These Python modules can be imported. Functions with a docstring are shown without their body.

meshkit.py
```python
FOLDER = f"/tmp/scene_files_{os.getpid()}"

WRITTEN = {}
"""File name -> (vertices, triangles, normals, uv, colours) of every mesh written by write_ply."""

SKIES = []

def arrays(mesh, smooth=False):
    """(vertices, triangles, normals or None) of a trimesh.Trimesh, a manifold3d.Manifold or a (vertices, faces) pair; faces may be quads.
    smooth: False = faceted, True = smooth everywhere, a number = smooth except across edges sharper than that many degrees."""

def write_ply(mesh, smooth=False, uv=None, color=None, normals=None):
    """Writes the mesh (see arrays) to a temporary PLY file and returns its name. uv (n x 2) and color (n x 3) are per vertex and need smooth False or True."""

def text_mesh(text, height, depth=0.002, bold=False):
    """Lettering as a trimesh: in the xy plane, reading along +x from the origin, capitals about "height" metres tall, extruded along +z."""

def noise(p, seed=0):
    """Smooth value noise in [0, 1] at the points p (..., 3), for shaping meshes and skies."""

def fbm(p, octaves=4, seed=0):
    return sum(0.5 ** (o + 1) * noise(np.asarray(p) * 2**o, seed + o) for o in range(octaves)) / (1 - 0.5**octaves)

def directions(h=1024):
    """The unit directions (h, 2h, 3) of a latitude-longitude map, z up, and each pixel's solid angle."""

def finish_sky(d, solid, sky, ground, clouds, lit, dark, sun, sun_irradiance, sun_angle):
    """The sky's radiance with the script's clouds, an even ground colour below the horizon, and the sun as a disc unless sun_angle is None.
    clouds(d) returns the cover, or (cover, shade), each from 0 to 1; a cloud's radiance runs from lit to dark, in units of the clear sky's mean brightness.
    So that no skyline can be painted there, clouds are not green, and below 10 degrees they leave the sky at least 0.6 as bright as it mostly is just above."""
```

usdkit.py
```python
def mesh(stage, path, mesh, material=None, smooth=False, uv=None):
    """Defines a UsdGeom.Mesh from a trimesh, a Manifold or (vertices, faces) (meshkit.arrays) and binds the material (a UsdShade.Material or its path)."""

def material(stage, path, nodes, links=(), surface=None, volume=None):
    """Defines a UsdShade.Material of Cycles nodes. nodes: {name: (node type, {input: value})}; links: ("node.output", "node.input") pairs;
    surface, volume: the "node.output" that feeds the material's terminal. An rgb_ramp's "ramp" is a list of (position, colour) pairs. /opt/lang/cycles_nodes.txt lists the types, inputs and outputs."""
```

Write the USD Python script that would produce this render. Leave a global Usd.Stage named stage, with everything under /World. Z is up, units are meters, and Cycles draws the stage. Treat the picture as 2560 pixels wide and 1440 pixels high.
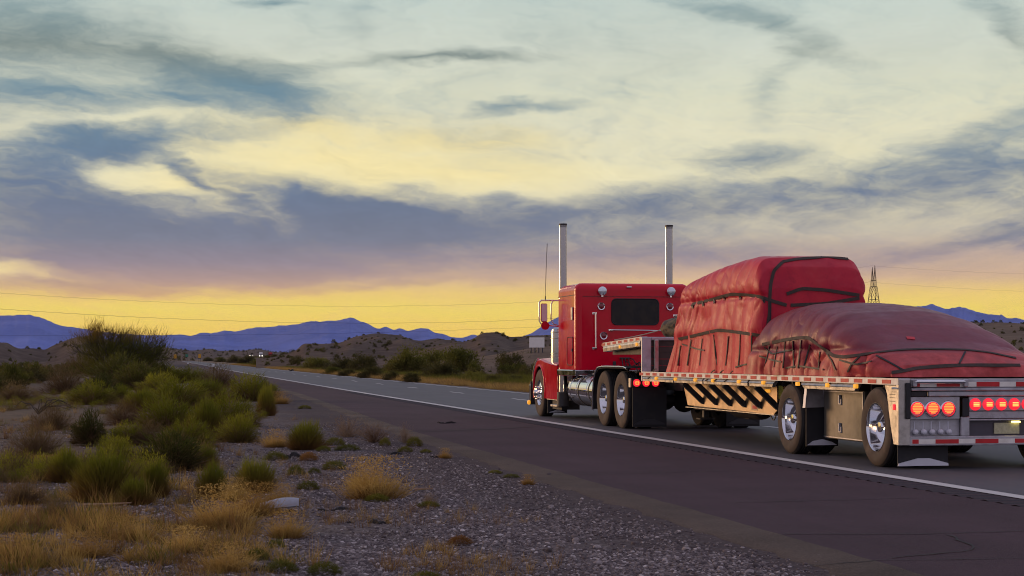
import math, random
import numpy as np, trimesh, usdkit, meshkit
from pxr import Usd, UsdGeom, UsdLux, UsdShade, Gf, Sdf, Vt

stage = Usd.Stage.CreateInMemory()
UsdGeom.SetStageUpAxis(stage, UsdGeom.Tokens.z)
UsdGeom.SetStageMetersPerUnit(stage, 1.0)
UsdGeom.Xform.Define(stage, '/World')
UsdGeom.Scope.Define(stage, '/World/Looks')

# ------------------------------------------------------------------ camera
EYE, FPX, HORIZON = 1.30, 4507.0, 897.0          # eye height (m), focal length and horizon row of the 2560 px wide photograph
cam = UsdGeom.Camera.Define(stage, '/World/camera')
cam.AddTranslateOp().Set(Gf.Vec3d(0, 0, EYE))
cam.AddRotateXOp().Set(90.0)
cam.CreateHorizontalApertureAttr(36.0)
cam.CreateVerticalApertureAttr(20.25)
cam.CreateFocalLengthAttr(36.0 * FPX / 2560)
cam.CreateVerticalApertureOffsetAttr((HORIZON - 720) / 2560 * 36.0)
cam.CreateClippingRangeAttr(Gf.Vec2f(0.1, 60000.0))
cam.CreateExposureAttr(0.0)

SUN_EL, SUN_AZ = math.radians(5.0), math.radians(-58.0)     # azimuth from +y towards +x
SKY_STRENGTH = 0.10


def lin(c):
    return tuple(((x / 255) / 12.92 if x / 255 <= 0.04045 else ((x / 255 + 0.055) / 1.055) ** 2.4) for x in c)


class Ref(str):
    pass


class NG:
    """Collects the nodes of one material; n() adds a node and returns its output."""
    def __init__(self):
        self.nodes, self.links = {}, []

    def n(self, kind, out, **inp):
        name = f'n{len(self.nodes)}'
        vals = {}
        for k, v in inp.items():
            if isinstance(v, Ref):
                self.links.append((str(v), f'{name}.{k}'))
            else:
                vals[k] = v
        self.nodes[name] = (kind, vals)
        return Ref(f'{name}.{out}')

    def m(self, op, a, b=0.0, c=0.0, clamp=False):
        return self.n('math', 'value', math_type=op, value1=a, value2=b, value3=c, use_clamp=clamp)

    def xyz(self, x, y, z):
        return self.n('combine_xyz', 'vector', x=x, y=y, z=z)

    def noise(self, vec, scale, detail=4.0, rough=0.55, out='fac', distortion=0.0):
        return self.n('noise_texture', out, vector=vec, scale=float(scale), detail=float(detail), roughness=float(rough), distortion=float(distortion))

    def ramp(self, fac, stops, interpolate=True):
        return self.n('rgb_ramp', 'color', fac=fac, ramp=stops, interpolate=interpolate)

    def range(self, v, a, b, c=0.0, d=1.0, kind='linear'):
        return self.n('map_range', 'result', range_type=kind, value=v, from_min=float(a), from_max=float(b), to_min=float(c), to_max=float(d), clamp=True)

    def mix(self, fac, a, b, kind='mix'):
        return self.n('mix_color', 'result', blend_type=kind, fac=fac, a=a, b=b, use_clamp=True, use_clamp_result=False)

    def make(self, name, surface=None, volume=None):
        return usdkit.material(stage, f'/World/Looks/{name}', self.nodes, self.links, surface=surface, volume=volume)


# ------------------------------------------------------------------ sky
def make_sky():
    g = NG()
    d = g.n('texture_coordinate', 'generated')
    sx = g.n('separate_xyz', 'x', vector=d)
    nm = sx.split('.')[0]
    x, y, z = Ref(nm + '.x'), Ref(nm + '.y'), Ref(nm + '.z')
    hl = g.m('sqrt', g.m('add', g.m('multiply', x, x), g.m('multiply', y, y)))
    u = g.m('multiply', g.m('arctan2', x, y), FPX)                         # bearing
    v = g.m('multiply', g.m('divide', z, g.m('maximum', hl, 0.02)), FPX)   # height above the horizon
    vec = g.xyz(u, v, 0.0)
    w1 = g.noise(g.xyz(g.m('multiply', u, 1 / 420), g.m('multiply', v, 1 / 150), 3.1), 1.0, 4, .55, 'color')
    w2 = g.noise(g.xyz(g.m('multiply', u, 1 / 120), g.m('multiply', v, 1 / 45), 7.7), 1.0, 5, .6, 'color')

    def offs(w, a, b):
        s = g.n('separate_xyz', 'x', vector=w)
        q = s.split('.')[0]
        return g.m('multiply', g.m('subtract', Ref(q + '.x'), .5), a), g.m('multiply', g.m('subtract', Ref(q + '.y'), .5), b)
    ox, oy = offs(w1, 330, 130)
    px, py = offs(w2, 95, 42)
    uw = g.m('add', g.m('add', u, ox), px)
    vw = g.m('add', g.m('add', v, oy), py)
    wv = g.xyz(uw, vw, 0.0)

    def blobs(items, start):
        tot = start
        for (bx, by, rx, ry, rot, amp) in items:
            mp = g.n('mapping', 'vector', mapping_type='texture', vector=wv, location=(bx - 1280.0, HORIZON - by, 0.0), rotation=(0.0, 0.0, math.radians(rot)), scale=(float(rx), float(ry), 1.0))
            gr = g.n('gradient_texture', 'fac', gradient_type='spherical', vector=mp)
            tot = g.m('multiply_add', gr, float(amp), tot)
        return tot
    # high cloud streaks lie in a level sheet and so draw together towards the horizon
    zz = g.m('add', g.m('maximum', z, 0.0), 0.030)
    cx, cy = g.m('divide', x, zz), g.m('divide', y, zz)
    cx = g.m('multiply_add', oy, .008, cx)
    st1 = g.noise(g.xyz(g.m('multiply', cx, 2.1), g.m('multiply', cy, .34), 2.0), 1.0, 7, .62, distortion=.5)
    st2 = g.noise(g.xyz(g.m('multiply', cx, 5.5), g.m('multiply', cy, 1.1), 9.0), 1.0, 6, .66, distortion=.8)
    fine = g.noise(g.xyz(g.m('multiply', uw, 1 / 170), g.m('multiply', g.m('add', vw, g.m('multiply', uw, .14)), 1 / 36), 5.0), 1.0, 7, .66, distortion=.4)
    # cloud banks: bearing, height, width, thickness, tilt, density
    banks = [(40, 440, 560, 150, 0, 1.0), (150, 560, 640, 160, -3, 1.05), (430, 630, 540, 130, -2, .95), (760, 600, 440, 110, 2, .85),
             (770, 515, 380, 74, -13, 1.15), (520, 462, 170, 26, -27, 1.2), (1010, 560, 450, 110, -3, 1.0), (1330, 560, 460, 80, 3, .75),
             (1700, 520, 480, 84, 6, .85), (2160, 490, 440, 100, 8, .9), (2560, 440, 380, 170, 8, 1.0), (1860, 400, 210, 46, 0, .8),
             (2300, 380, 380, 60, 15, .45), (0, 120, 320, 170, 0, .95), (380, 160, 520, 150, -16, .95), (640, 225, 380, 90, -8, .9), (260, 300, 500, 110, 0, .45),
             (150, 255, 460, 56, -4, .75), (320, 372, 420, 56, 6, .9), (1050, 155, 460, 30, 1, .85), (1180, 162, 200, 22, 0, .6), (1310, 266, 210, 26, 3, .9),
             (1830, 30, 300, 40, -15, .75), (2010, 110, 220, 40, -20, .6), (1950, 220, 60, 150, -40, .5), (2440, 50, 230, 60, -30, .65),
             (2500, 140, 180, 44, -35, .6), (665, 6, 110, 24, 0, .9), (930, 60, 60, 120, 30, .3),
             (480, 690, 900, 64, 0, .70), (1200, 655, 800, 76, 3, .75), (1750, 640, 560, 66, 0, .55), (2450, 606, 400, 46, 10, 1.1),
             (2100, 690, 460, 44, 0, .45), (120, 735, 420, 36, 0, .5), (320, 722, 240, 18, -3, .45), (1000, 722, 420, 16, 2, .4), (560, 748, 260, 12, 0, .3),
             (390, 462, 230, 46, -6, -1.6), (640, 512, 200, 30, -26, -.3), (70, 690, 240, 26, 0, -1.1), (1480, 440, 340, 44, 0, -.5), (1100, 455, 340, 44, -6, -.6), (820, 400, 520, 90, 0, -.6), (300, 325, 380, 26, 3, -.5)]
    tot = blobs(banks, -0.08)
    # the rest of the sky carries the same broken high cloud
    far = g.noise(g.xyz(g.m('multiply', uw, 1 / 900), g.m('multiply', vw, 1 / 300), 1.0), 1.0, 4, .55)
    outside = g.m('maximum', g.range(g.m('absolute', u), 1400, 2300), g.range(v, 900, 1500))
    tot = g.m('multiply_add', g.m('multiply', g.m('subtract', far, .47), 2.2), outside, tot)
    tot = g.m('multiply_add', g.m('subtract', fine, .5), 1.15, tot)
    calm = g.range(v, 90, 290, .28, 1.0)              # the sheet is seen edge on low down and its texture closes up
    tot = g.m('multiply_add', g.m('multiply', g.m('subtract', st1, .5), calm), 1.35, tot)
    tot = g.m('multiply_add', g.m('multiply', g.m('subtract', st2, .5), calm), .80, tot)
    cover = g.m('multiply', g.range(tot, -0.50, 1.30, 0, 1, 'smoothstep'), .98)
    warm = g.range(blobs([(830, 390, 640, 150, 0, 1.0), (740, 315, 160, 34, -5, .6), (1180, 345, 300, 40, -3, .7), (1250, 440, 420, 70, 0, .6), (500, 475, 260, 60, 0, .5), (40, 688, 200, 34, 0, .9)], 0.0), 0.0, 0.9)
    h = g.m('divide', v, 2600.0, clamp=True)

    def st(rows):
        return [(max(0.0, min(1.0, (HORIZON - r) / 2600)), lin(c)) for r, c in rows]
    veil = g.ramp(h, st([(897, (255, 196, 96)), (830, (255, 217, 88)), (775, (255, 227, 98)), (735, (251, 216, 118)), (695, (226, 190, 152)), (640, (206, 180, 162)), (580, (214, 203, 180)), (490, (238, 229, 192)), (420, (242, 235, 198)), (330, (239, 234, 202)), (240, (229, 229, 203)), (120, (216, 222, 208)), (0, (206, 218, 209)), (-250, (172, 188, 196)), (-900, (165, 174, 194)), (-1700, (172, 176, 200))]))
    dark = g.ramp(h, st([(897, (225, 170, 110)), (760, (222, 172, 122)), (700, (178, 150, 146)), (660, (148, 136, 150)), (600, (118, 124, 146)), (520, (102, 116, 144)), (450, (94, 116, 148)), (350, (98, 126, 152)), (230, (104, 136, 154)), (140, (112, 128, 128)), (0, (118, 148, 158)), (-250, (112, 135, 156)), (-900, (128, 140, 168)), (-1700, (132, 140, 172))]))
    glow = g.mix(g.m('multiply', warm, .75), veil, lin((252, 232, 164)))
    away = g.range(g.m('absolute', g.m('subtract', u, -1200.0)), 2600, 9000)       # opposite the sunset the veil is lavender
    glow = g.mix(g.m('multiply', away, .85), glow, lin((186, 176, 196)))
    col = g.mix(cover, glow, dark)
    grain = g.m('multiply_add', g.m('subtract', fine, .5), .22, g.m('multiply_add', g.m('multiply', g.m('subtract', st2, .5), calm), .26, 1.0))
    col = g.mix(1.0, col, g.n('combine_color', 'color', r=grain, g=grain, b=grain), 'multiply')
    k = 1.0 / SKY_STRENGTH
    col = g.mix(1.0, col, (k, k, k), 'multiply')
    sky = g.n('sky_texture', 'color', sky_type='single_scattering', sun_disc=False, sun_elevation=SUN_EL, sun_rotation=SUN_AZ, altitude=150.0, aerosol_density=1.5)
    col = g.mix(0.94, sky, col)
    bg = g.n('background_shader', 'background', color=col, strength=SKY_STRENGTH)
    return g.make('sky_look', surface=bg)


dome = UsdLux.DomeLight.Define(stage, '/World/sky')
UsdShade.MaterialBindingAPI.Apply(dome.GetPrim()).Bind(make_sky())
dome.GetPrim().SetCustomDataByKey('kind', 'structure')
dome.GetPrim().SetCustomDataByKey('label', 'sunset sky with cream veil, blue grey cloud banks and yellow horizon')

sun = UsdLux.DistantLight.Define(stage, '/World/sun')
sun.CreateNormalizeAttr(True)
sun.CreateIntensityAttr(0.60)
sun.CreateAngleAttr(24.0)
sun.CreateColorAttr(Gf.Vec3f(1.0, 0.60, 0.32))
sun.AddRotateZOp().Set(-math.degrees(SUN_AZ))
sun.AddRotateXOp().Set(-(90.0 - math.degrees(SUN_EL)) + 180.0 - 180.0)
# rotateX by -(90-el) tips the -z beam so that it comes from +y at elevation el
sun.GetPrim().SetCustomDataByKey('kind', 'structure')

# ------------------------------------------------------------------ helpers
TH = math.atan((1280 - 392) / FPX)               # the road's bearing, to the left of the view
CT, STH = math.cos(TH), math.sin(TH)
_names = {}


def unique(parent, name):
    k = (parent, name)
    i = _names.get(k, 0)
    _names[k] = i + 1
    return f'{parent}/{name}' if i == 0 else f'{parent}/{name}_{i:03d}'


def data(prim, label=None, category=None, group=None, kind=None):
    p = prim.GetPrim()
    for k, v in (('label', label), ('category', category), ('group', group), ('kind', kind)):
        if v:
            p.SetCustomDataByKey(k, v)
    return p


def road_to_world(a, s):
    return a * CT - s * STH, a * STH + s * CT


def world_to_road(x, y):
    return x * CT + y * STH, -x * STH + y * CT


def spot(px, py, z=0.0):
    """The point of the plane z that is seen in the direction (px, py)."""
    Y = FPX * (EYE - z) / (py - HORIZON)
    return ((px - 1280) * Y / FPX, Y)


class MB:
    """Collects triangles into one mesh."""
    def __init__(self):
        self.v, self.f, self.k = [], [], 0

    def add(self, v, f):
        v, f = np.asarray(v, float), np.asarray(f, int)
        if f.shape[1] == 4:
            f = np.vstack([f[:, [0, 1, 2]], f[:, [0, 2, 3]]])
        self.v.append(v)
        self.f.append(f + self.k)
        self.k += len(v)
        return self

    def mesh(self):
        return np.vstack(self.v), np.vstack(self.f)

    def box(self, x0, x1, y0, y1, z0, z1, b=0.0):
        if b <= 0:
            c = np.array([[x, y, z] for x in (x0, x1) for y in (y0, y1) for z in (z0, z1)])
            return self.hull(c)
        pts = []
        for sx, X in ((1, x0), (-1, x1)):
            for sy, Y in ((1, y0), (-1, y1)):
                for sz, Z in ((1, z0), (-1, z1)):
                    pts += [(X, Y + sy * b, Z + sz * b), (X + sx * b, Y, Z + sz * b), (X + sx * b, Y + sy * b, Z)]
        return self.hull(pts)

    def hull(self, pts):
        h = trimesh.convex.convex_hull(np.asarray(pts, float))
        return self.add(h.vertices, h.faces)

    def tube(self, pts, r, n=8, cap=True):
        pts = np.asarray(pts, float)
        rr = np.full(len(pts), r) if np.ndim(r) == 0 else np.asarray(r, float)
        t = np.gradient(pts, axis=0)
        t /= np.linalg.norm(t, axis=1, keepdims=True) + 1e-12
        up = np.array([0, 0, 1.0]) if abs(t[0][2]) < .9 else np.array([1.0, 0, 0])
        rings = []
        for p, d, q in zip(pts, t, rr):
            e = np.cross(d, up)
            if np.linalg.norm(e) < 1e-6:
                e = np.cross(d, [0, 1.0, 0])
            e /= np.linalg.norm(e)
            w = np.cross(e, d)
            up = w
            a = np.arange(n) / n * 2 * np.pi
            rings.append(p + q * (np.cos(a)[:, None] * e + np.sin(a)[:, None] * w))
        v = np.vstack(rings)
        f = []
        for i in range(len(pts) - 1):
            for j in range(n):
                a0, a1 = i * n + j, i * n + (j + 1) % n
                f += [(a0, a1, a1 + n), (a0, a1 + n, a0 + n)]
        if cap:
            v = np.vstack([v, pts[0], pts[-1]])
            c0, c1, L = len(v) - 2, len(v) - 1, (len(pts) - 1) * n
            for j in range(n):
                f += [(c0, (j + 1) % n, j), (c1, L + j, L + (j + 1) % n)]
        return self.add(v, np.array(f)[:, ::-1] * 1)

    def lathe(self, prof, origin, axis=(1, 0, 0), n=32):
        """prof: (radius, distance along the axis) pairs."""
        ax = np.asarray(axis, float)
        ax /= np.linalg.norm(ax)
        e = np.cross(ax, [0, 0, 1.0]) if abs(ax[2]) < .9 else np.cross(ax, [0, 1.0, 0])
        e /= np.linalg.norm(e)
        w = np.cross(ax, e)
        a = np.arange(n) / n * 2 * np.pi
        ring = np.cos(a)[:, None] * e + np.sin(a)[:, None] * w
        v = np.vstack([np.asarray(origin) + ax * h + ring * max(r, 1e-4) for r, h in prof])
        f = []
        for i in range(len(prof) - 1):
            for j in range(n):
                a0, a1 = i * n + j, i * n + (j + 1) % n
                f += [(a0, a1, a1 + n), (a0, a1 + n, a0 + n)]
        return self.add(v, f)

    def prism(self, poly, axis, lo, hi):
        """poly: outline in the two axes other than axis, in order (x,y), (x,z) or (y,z)."""
        from shapely.geometry import Polygon
        m = trimesh.creation.extrude_polygon(Polygon(poly), hi - lo, engine='earcut')
        v = np.asarray(m.vertices)
        p, h = v[:, :2], v[:, 2] + lo
        o = {0: (h, p[:, 0], p[:, 1]), 1: (p[:, 0], h, p[:, 1]), 2: (p[:, 0], p[:, 1], h)}[axis]
        return self.add(np.stack(o, 1), m.faces)

    def grid(self, P):
        """P: (rows, columns, 3) points."""
        r, c = P.shape[:2]
        i = np.arange(r * c).reshape(r, c)
        q = np.stack([i[:-1, :-1], i[:-1, 1:], i[1:, 1:], i[1:, :-1]], -1).reshape(-1, 4)
        return self.add(P.reshape(-1, 3), q)


ORIGIN = {}


def thing(name, label, category, loc=(0, 0, 0), rotz=0.0, group=None, scale=None, kind=None, road=None):
    """An Xform at the thing's base; road=(a, s) puts it in the road's frame and its parts are then given in road coordinates."""
    path = unique('/World', name)
    x = UsdGeom.Xform.Define(stage, path)
    if road is not None:
        wx, wy = road_to_world(*road)
        x.AddTranslateOp().Set(Gf.Vec3d(wx, wy, 0))
        x.AddRotateZOp().Set(math.degrees(TH))
        ORIGIN[path] = np.array([road[0], road[1], 0.0])
    else:
        x.AddTranslateOp().Set(Gf.Vec3d(*map(float, loc)))
        if rotz:
            x.AddRotateZOp().Set(float(rotz))
        if scale is not None:
            x.AddScaleOp().Set(Gf.Vec3f(*map(float, scale)))
    data(x, label, category, group, kind)
    return x.GetPrim()


def put(name, mb, mat, parent=None, smooth=False, label=None, category=None, group=None, kind=None):
    pp = '/World' if parent is None else str(parent.GetPath())
    path = unique(pp, name)
    v, f = mb.mesh() if isinstance(mb, MB) else meshkit.arrays(mb)[:2]
    o = ORIGIN.get(pp)
    if o is not None:
        v = v - o
        ORIGIN[path] = o
    m = usdkit.mesh(stage, path, (v, f), mat, smooth=smooth)
    return data(m, label, category, group, kind)


# ------------------------------------------------------------------ materials
M = {}


def simple(name, color, rough=.5, metal=0.0, var=.15, scale=6.0, coat=0.0, bump=0.0, bscale=60.0, emit=None, estr=0.0, spec=.5, dirt=None, dirt_amt=.4):
    g = NG()
    pos = g.n('texture_coordinate', 'object')
    nz = g.noise(pos, scale, 5, .6)
    c = lin(color) if max(color) > 1.5 else color
    lo, hi = tuple(x * (1 - var) for x in c), tuple(min(1, x * (1 + var)) for x in c)
    col = g.ramp(g.range(nz, .3, .7), [(0, lo), (1, hi)])
    rg = g.range(nz, .3, .7, max(.02, rough - .07), min(1, rough + .1))
    if dirt is not None:
        dn = g.noise(pos, scale * .7 + 1.3, 6, .65)
        col = g.mix(g.range(dn, .5, .75, 0, dirt_amt), col, dirt)
    kw = dict(base_color=col, roughness=rg, metallic=float(metal), specular_ior_level=float(spec))
    if coat:
        kw.update(coat_weight=float(coat), coat_roughness=.06)
    if bump:
        bn = g.noise(pos, bscale, 4, .6)
        kw['normal'] = g.n('bump', 'normal', height=bn, strength=float(bump), distance=.01)
    if emit is not None:
        kw.update(emission_color=tuple(map(float, emit)), emission_strength=float(estr))
    b = g.n('principled_bsdf', 'BSDF', **kw)
    M[name] = g.make(name, surface=b)
    return M[name]


# ------------------------------------------------------------------ ground, road
def interp(x, xs, ys):
    from scipy.interpolate import PchipInterpolator
    p = PchipInterpolator(xs, ys, extrapolate=True)
    return p(x)


LINE_S = [-60, 0, 15, 40, 75, 130, 197, 396, 744, 1465, 2930, 4200]
LINE_A = [8.05, 7.98, 7.93, 7.82, 7.68, 7.74, 8.0, 9.6, 11.2, 20.5, 62.0, 125.0]


def line_a(s):
    return interp(np.asarray(s, float), LINE_S, LINE_A)


def edge_off(s):                                   # the shoulder's outer edge, left of the line
    return interp(np.asarray(s, float), [-60, 0, 10, 22, 31, 44, 75, 200, 4200], [-3.58, -3.53, -3.50, -3.45, -3.42, -3.12, -2.4, -2.1, -2.1])


S_ROWS = np.concatenate([np.arange(-40, 60, 1.0), np.arange(60, 200, 4), np.arange(200, 1000, 20), np.arange(1000, 4200, 80)])


def road_strip(off0, off1, z, s=None, cols=2):
    s = S_ROWS if s is None else s
    la = line_a(s)
    o0 = off0(s) if callable(off0) else np.full(len(s), float(off0))
    o1 = off1(s) if callable(off1) else np.full(len(s), float(off1))
    P = np.zeros((len(s), cols, 3))
    for j in range(cols):
        a = la + o0 + (o1 - o0) * j / (cols - 1)
        P[:, j, 0], P[:, j, 1] = road_to_world(a, s)
        P[:, j, 2] = z
    b = MB()
    b.grid(P)
    return b


def ground_z(x, y):
    a, s = world_to_road(x, y)
    off = a - line_a(np.clip(s, -60, 4000))
    left = np.clip((-off - 5.2) / 3.0, 0, 1)
    right = np.clip((off - 8.5) / 6.0, 0, 1)
    p = np.stack([np.asarray(x, float), np.asarray(y, float), np.zeros_like(x)], -1)
    n = meshkit.fbm(p / 3.2, 3, 5) - .5
    big = meshkit.fbm(p / 17.0, 3, 9) - .45
    fade = np.clip(1.6 - np.hypot(x, y) / 120, 0, 1)
    return (left + right) * fade * (n * .16 + big * .22) - .03 * np.clip((-off - 4.6) / 2, 0, 1)


def make_ground():
    a = np.concatenate([-np.geomspace(11500, 20, 26), np.arange(-19, 24, .5), np.geomspace(24, 11500, 26)])
    s = np.concatenate([-np.geomspace(6000, 20, 10), np.arange(-18, 90, .6), np.geomspace(90, 12500, 50)])
    A, S = np.meshgrid(a, s)
    X, Y = road_to_world(A, S)
    Z = ground_z(X, Y)
    b = MB()
    b.grid(np.stack([X, Y, Z], -1))
    g = NG()
    pos = g.n('geometry', 'position')
    sp = g.n('separate_xyz', 'x', vector=pos)
    q = sp.split('.')[0]
    px, py = Ref(q + '.x'), Ref(q + '.y')
    off = g.m('subtract', g.m('add', g.m('multiply', px, CT), g.m('multiply', py, STH)), 8.0)      # across the road
    n1 = g.noise(pos, .35, 6, .6)
    n2 = g.noise(pos, 3.0, 6, .65)
    n3 = g.noise(pos, 22.0, 5, .7)
    vo = g.n('voronoi_texture', 'color', vector=pos, scale=34.0)
    vb = g.n('rgb_to_bw', 'val', color=vo)
    gravel = g.ramp(vb, [(0.15, (.066, .050, .054)), (.5, (.118, .095, .096)), (.8, (.21, .18, .178)), (1, (.36, .32, .31))])
    soil = g.ramp(n2, [(.3, (.075, .052, .036)), (.55, (.135, .096, .058)), (.75, (.20, .145, .08))])
    gravel = g.mix(g.range(n1, .50, .62, 0, .55), gravel, (.085, .058, .046))
    # gravel near the shoulder, soil and straw litter further out
    far = g.m('add', g.m('multiply', off, -1.0), g.m('multiply', g.m('subtract', n1, .5), 7.0))
    sel = g.range(far, 6.6, 8.4, 0, .85)
    col = g.mix(sel, gravel, soil)
    rightsoil = g.range(off, 7.0, 8.5)
    col = g.mix(rightsoil, col, g.ramp(n2, [(.3, (.10, .074, .050)), (.6, (.175, .13, .088)), (.8, (.25, .185, .12))]))
    # dark cinders where the gravel meets the pavement
    edge = g.m('add', off, g.m('multiply', g.m('subtract', n2, .5), 1.0))
    dark = g.m('multiply', g.range(edge, -5.6, -4.6), g.range(off, 0, -3.2, 1, 0) if False else 1.0)
    dark = g.m('multiply', dark, g.range(off, 3.0, 2.0))
    col = g.mix(g.m('multiply', dark, .75), col, (.055, .038, .042))
    col = g.mix(g.range(n3, .35, .7, 0, .35), col, (.05, .04, .042))
    bh = g.m('add', g.m('multiply', n3, .6), g.m('multiply', vb, .5))
    nb = g.n('bump', 'normal', height=bh, strength=.7, distance=.03)
    bs = g.n('principled_bsdf', 'BSDF', base_color=col, roughness=.95, specular_ior_level=.15, normal=nb)
    mat = g.make('desert_ground', surface=bs)
    put('ground', b, mat, smooth=True, kind='structure', label='grey gravel verge and brown desert soil beside the highway')


def asphalt(name, base, spread, speck, patch, rough=.8, streak=0.0, bumpy=.5):
    g = NG()
    pos = g.n('geometry', 'position')
    sp = g.n('separate_xyz', 'x', vector=pos)
    q = sp.split('.')[0]
    a = g.m('add', g.m('multiply', Ref(q + '.x'), CT), g.m('multiply', Ref(q + '.y'), STH))
    s = g.m('subtract', g.m('multiply', Ref(q + '.y'), CT), g.m('multiply', Ref(q + '.x'), STH))
    n1 = g.noise(pos, .6, 5, .6)
    n2 = g.noise(pos, 90.0, 3, .7)
    n3 = g.noise(g.xyz(g.m('multiply', a, 2.2), g.m('multiply', s, .05), 0.0), 1.0, 4, .6)
    n4 = g.noise(pos, 6.0, 6, .7)
    c = g.ramp(n1, [(.3, tuple(x * (1 - spread) for x in base)), (.7, tuple(x * (1 + spread) for x in base))])
    c = g.mix(g.range(n3, .35, .7, 0, streak), c, tuple(x * .55 for x in base))
    n5 = g.noise(g.n('mapping', 'vector', mapping_type='point', vector=pos, location=(0, 0, 0), rotation=(0, 0, -TH), scale=(.35, .12, 1)), 1.0, 5, .65)
    c = g.mix(g.range(n5, .48, .66, 0, .40), c, tuple(x * .62 for x in base))
    c = g.mix(g.range(n4, .55, .8, 0, patch), c, tuple(x * 1.5 for x in base))
    c = g.mix(g.range(n2, .52, .75, 0, speck), c, tuple(min(1, x * 2.6) for x in base))
    c = g.mix(g.range(n2, .48, .25, 0, speck), c, tuple(x * .4 for x in base))
    nb = g.n('bump', 'normal', height=n2, strength=bumpy, distance=.008)
    bs = g.n('principled_bsdf', 'BSDF', base_color=c, roughness=rough, specular_ior_level=.22, normal=nb)
    return g.make(name, surface=bs)


make_ground()
lanes_mat = asphalt('lane_asphalt', (.088, .083, .094), .12, .4, .12, .62, .5)
shoulder_mat = asphalt('shoulder_asphalt', (.056, .032, .043), .20, .45, .25, .9, .35, .8)
edge_mat = asphalt('edge_gravel_asphalt', (.082, .062, .052), .40, .85, .5, .95, .1, 1.0)
paint_mat = asphalt('road_paint', (.60, .58, .57), .12, .35, .1, .7, .3, .3)
yellow_paint = asphalt('yellow_road_paint', (.45, .38, .22), .12, .35, .1, .7, .3, .3)
crack_mat = asphalt('crack_filler', (.018, .015, .018), .1, .1, .1, .7)

road = put('road', road_strip(-.10, 6.3, .006), lanes_mat, kind='structure', label='two lane grey asphalt highway bending away to the right')
put('edge_line', road_strip(-.095, .095, .010), paint_mat, road)
put('far_edge_line', road_strip(5.75, 5.87, .010), paint_mat, road)
for k in range(-3, 36):
    s0 = 12.2 * k + 5.6
    ss = np.linspace(s0, s0 + 3.0, 5)
    put('lane_dash', road_strip(3.52, 3.64, .010, ss), paint_mat, road)

shoulder = put('shoulder', road_strip(lambda s: edge_off(s) + .03, -.11, .0045, cols=4), shoulder_mat, kind='structure', label='dark maroon asphalt shoulder between edge line and gravel')


def edge_strip():
    s = np.concatenate([np.arange(-40, 60, .25), np.arange(60, 200, 4), np.arange(200, 1000, 20)])
    w = (meshkit.fbm(np.stack([s * .9, s * 0, s * 0], 1), 4, 3) - .5) * .20 + (meshkit.noise(np.stack([s * 3.3, s * 0 + 4, s * 0], 1), 8) - .5) * .12
    P = np.zeros((len(s), 4, 3))
    la, eo = line_a(s), edge_off(s)
    wd = np.interp(s, [0, 12, 20, 32, 60, 200], [.46, .45, .44, .38, .30, .25])
    offs = [eo - wd + w - .12, eo - wd + w, eo - wd * .4, eo + .05 + .25 * w]
    zs = [-.06, .005, .008, .0085]
    for j in range(4):
        P[:, j, 0], P[:, j, 1] = road_to_world(la + offs[j], s)
        P[:, j, 2] = zs[j]
    b = MB()
    b.grid(P)
    return b


put('shoulder_edge', edge_strip(), edge_mat, shoulder, smooth=True)
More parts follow.
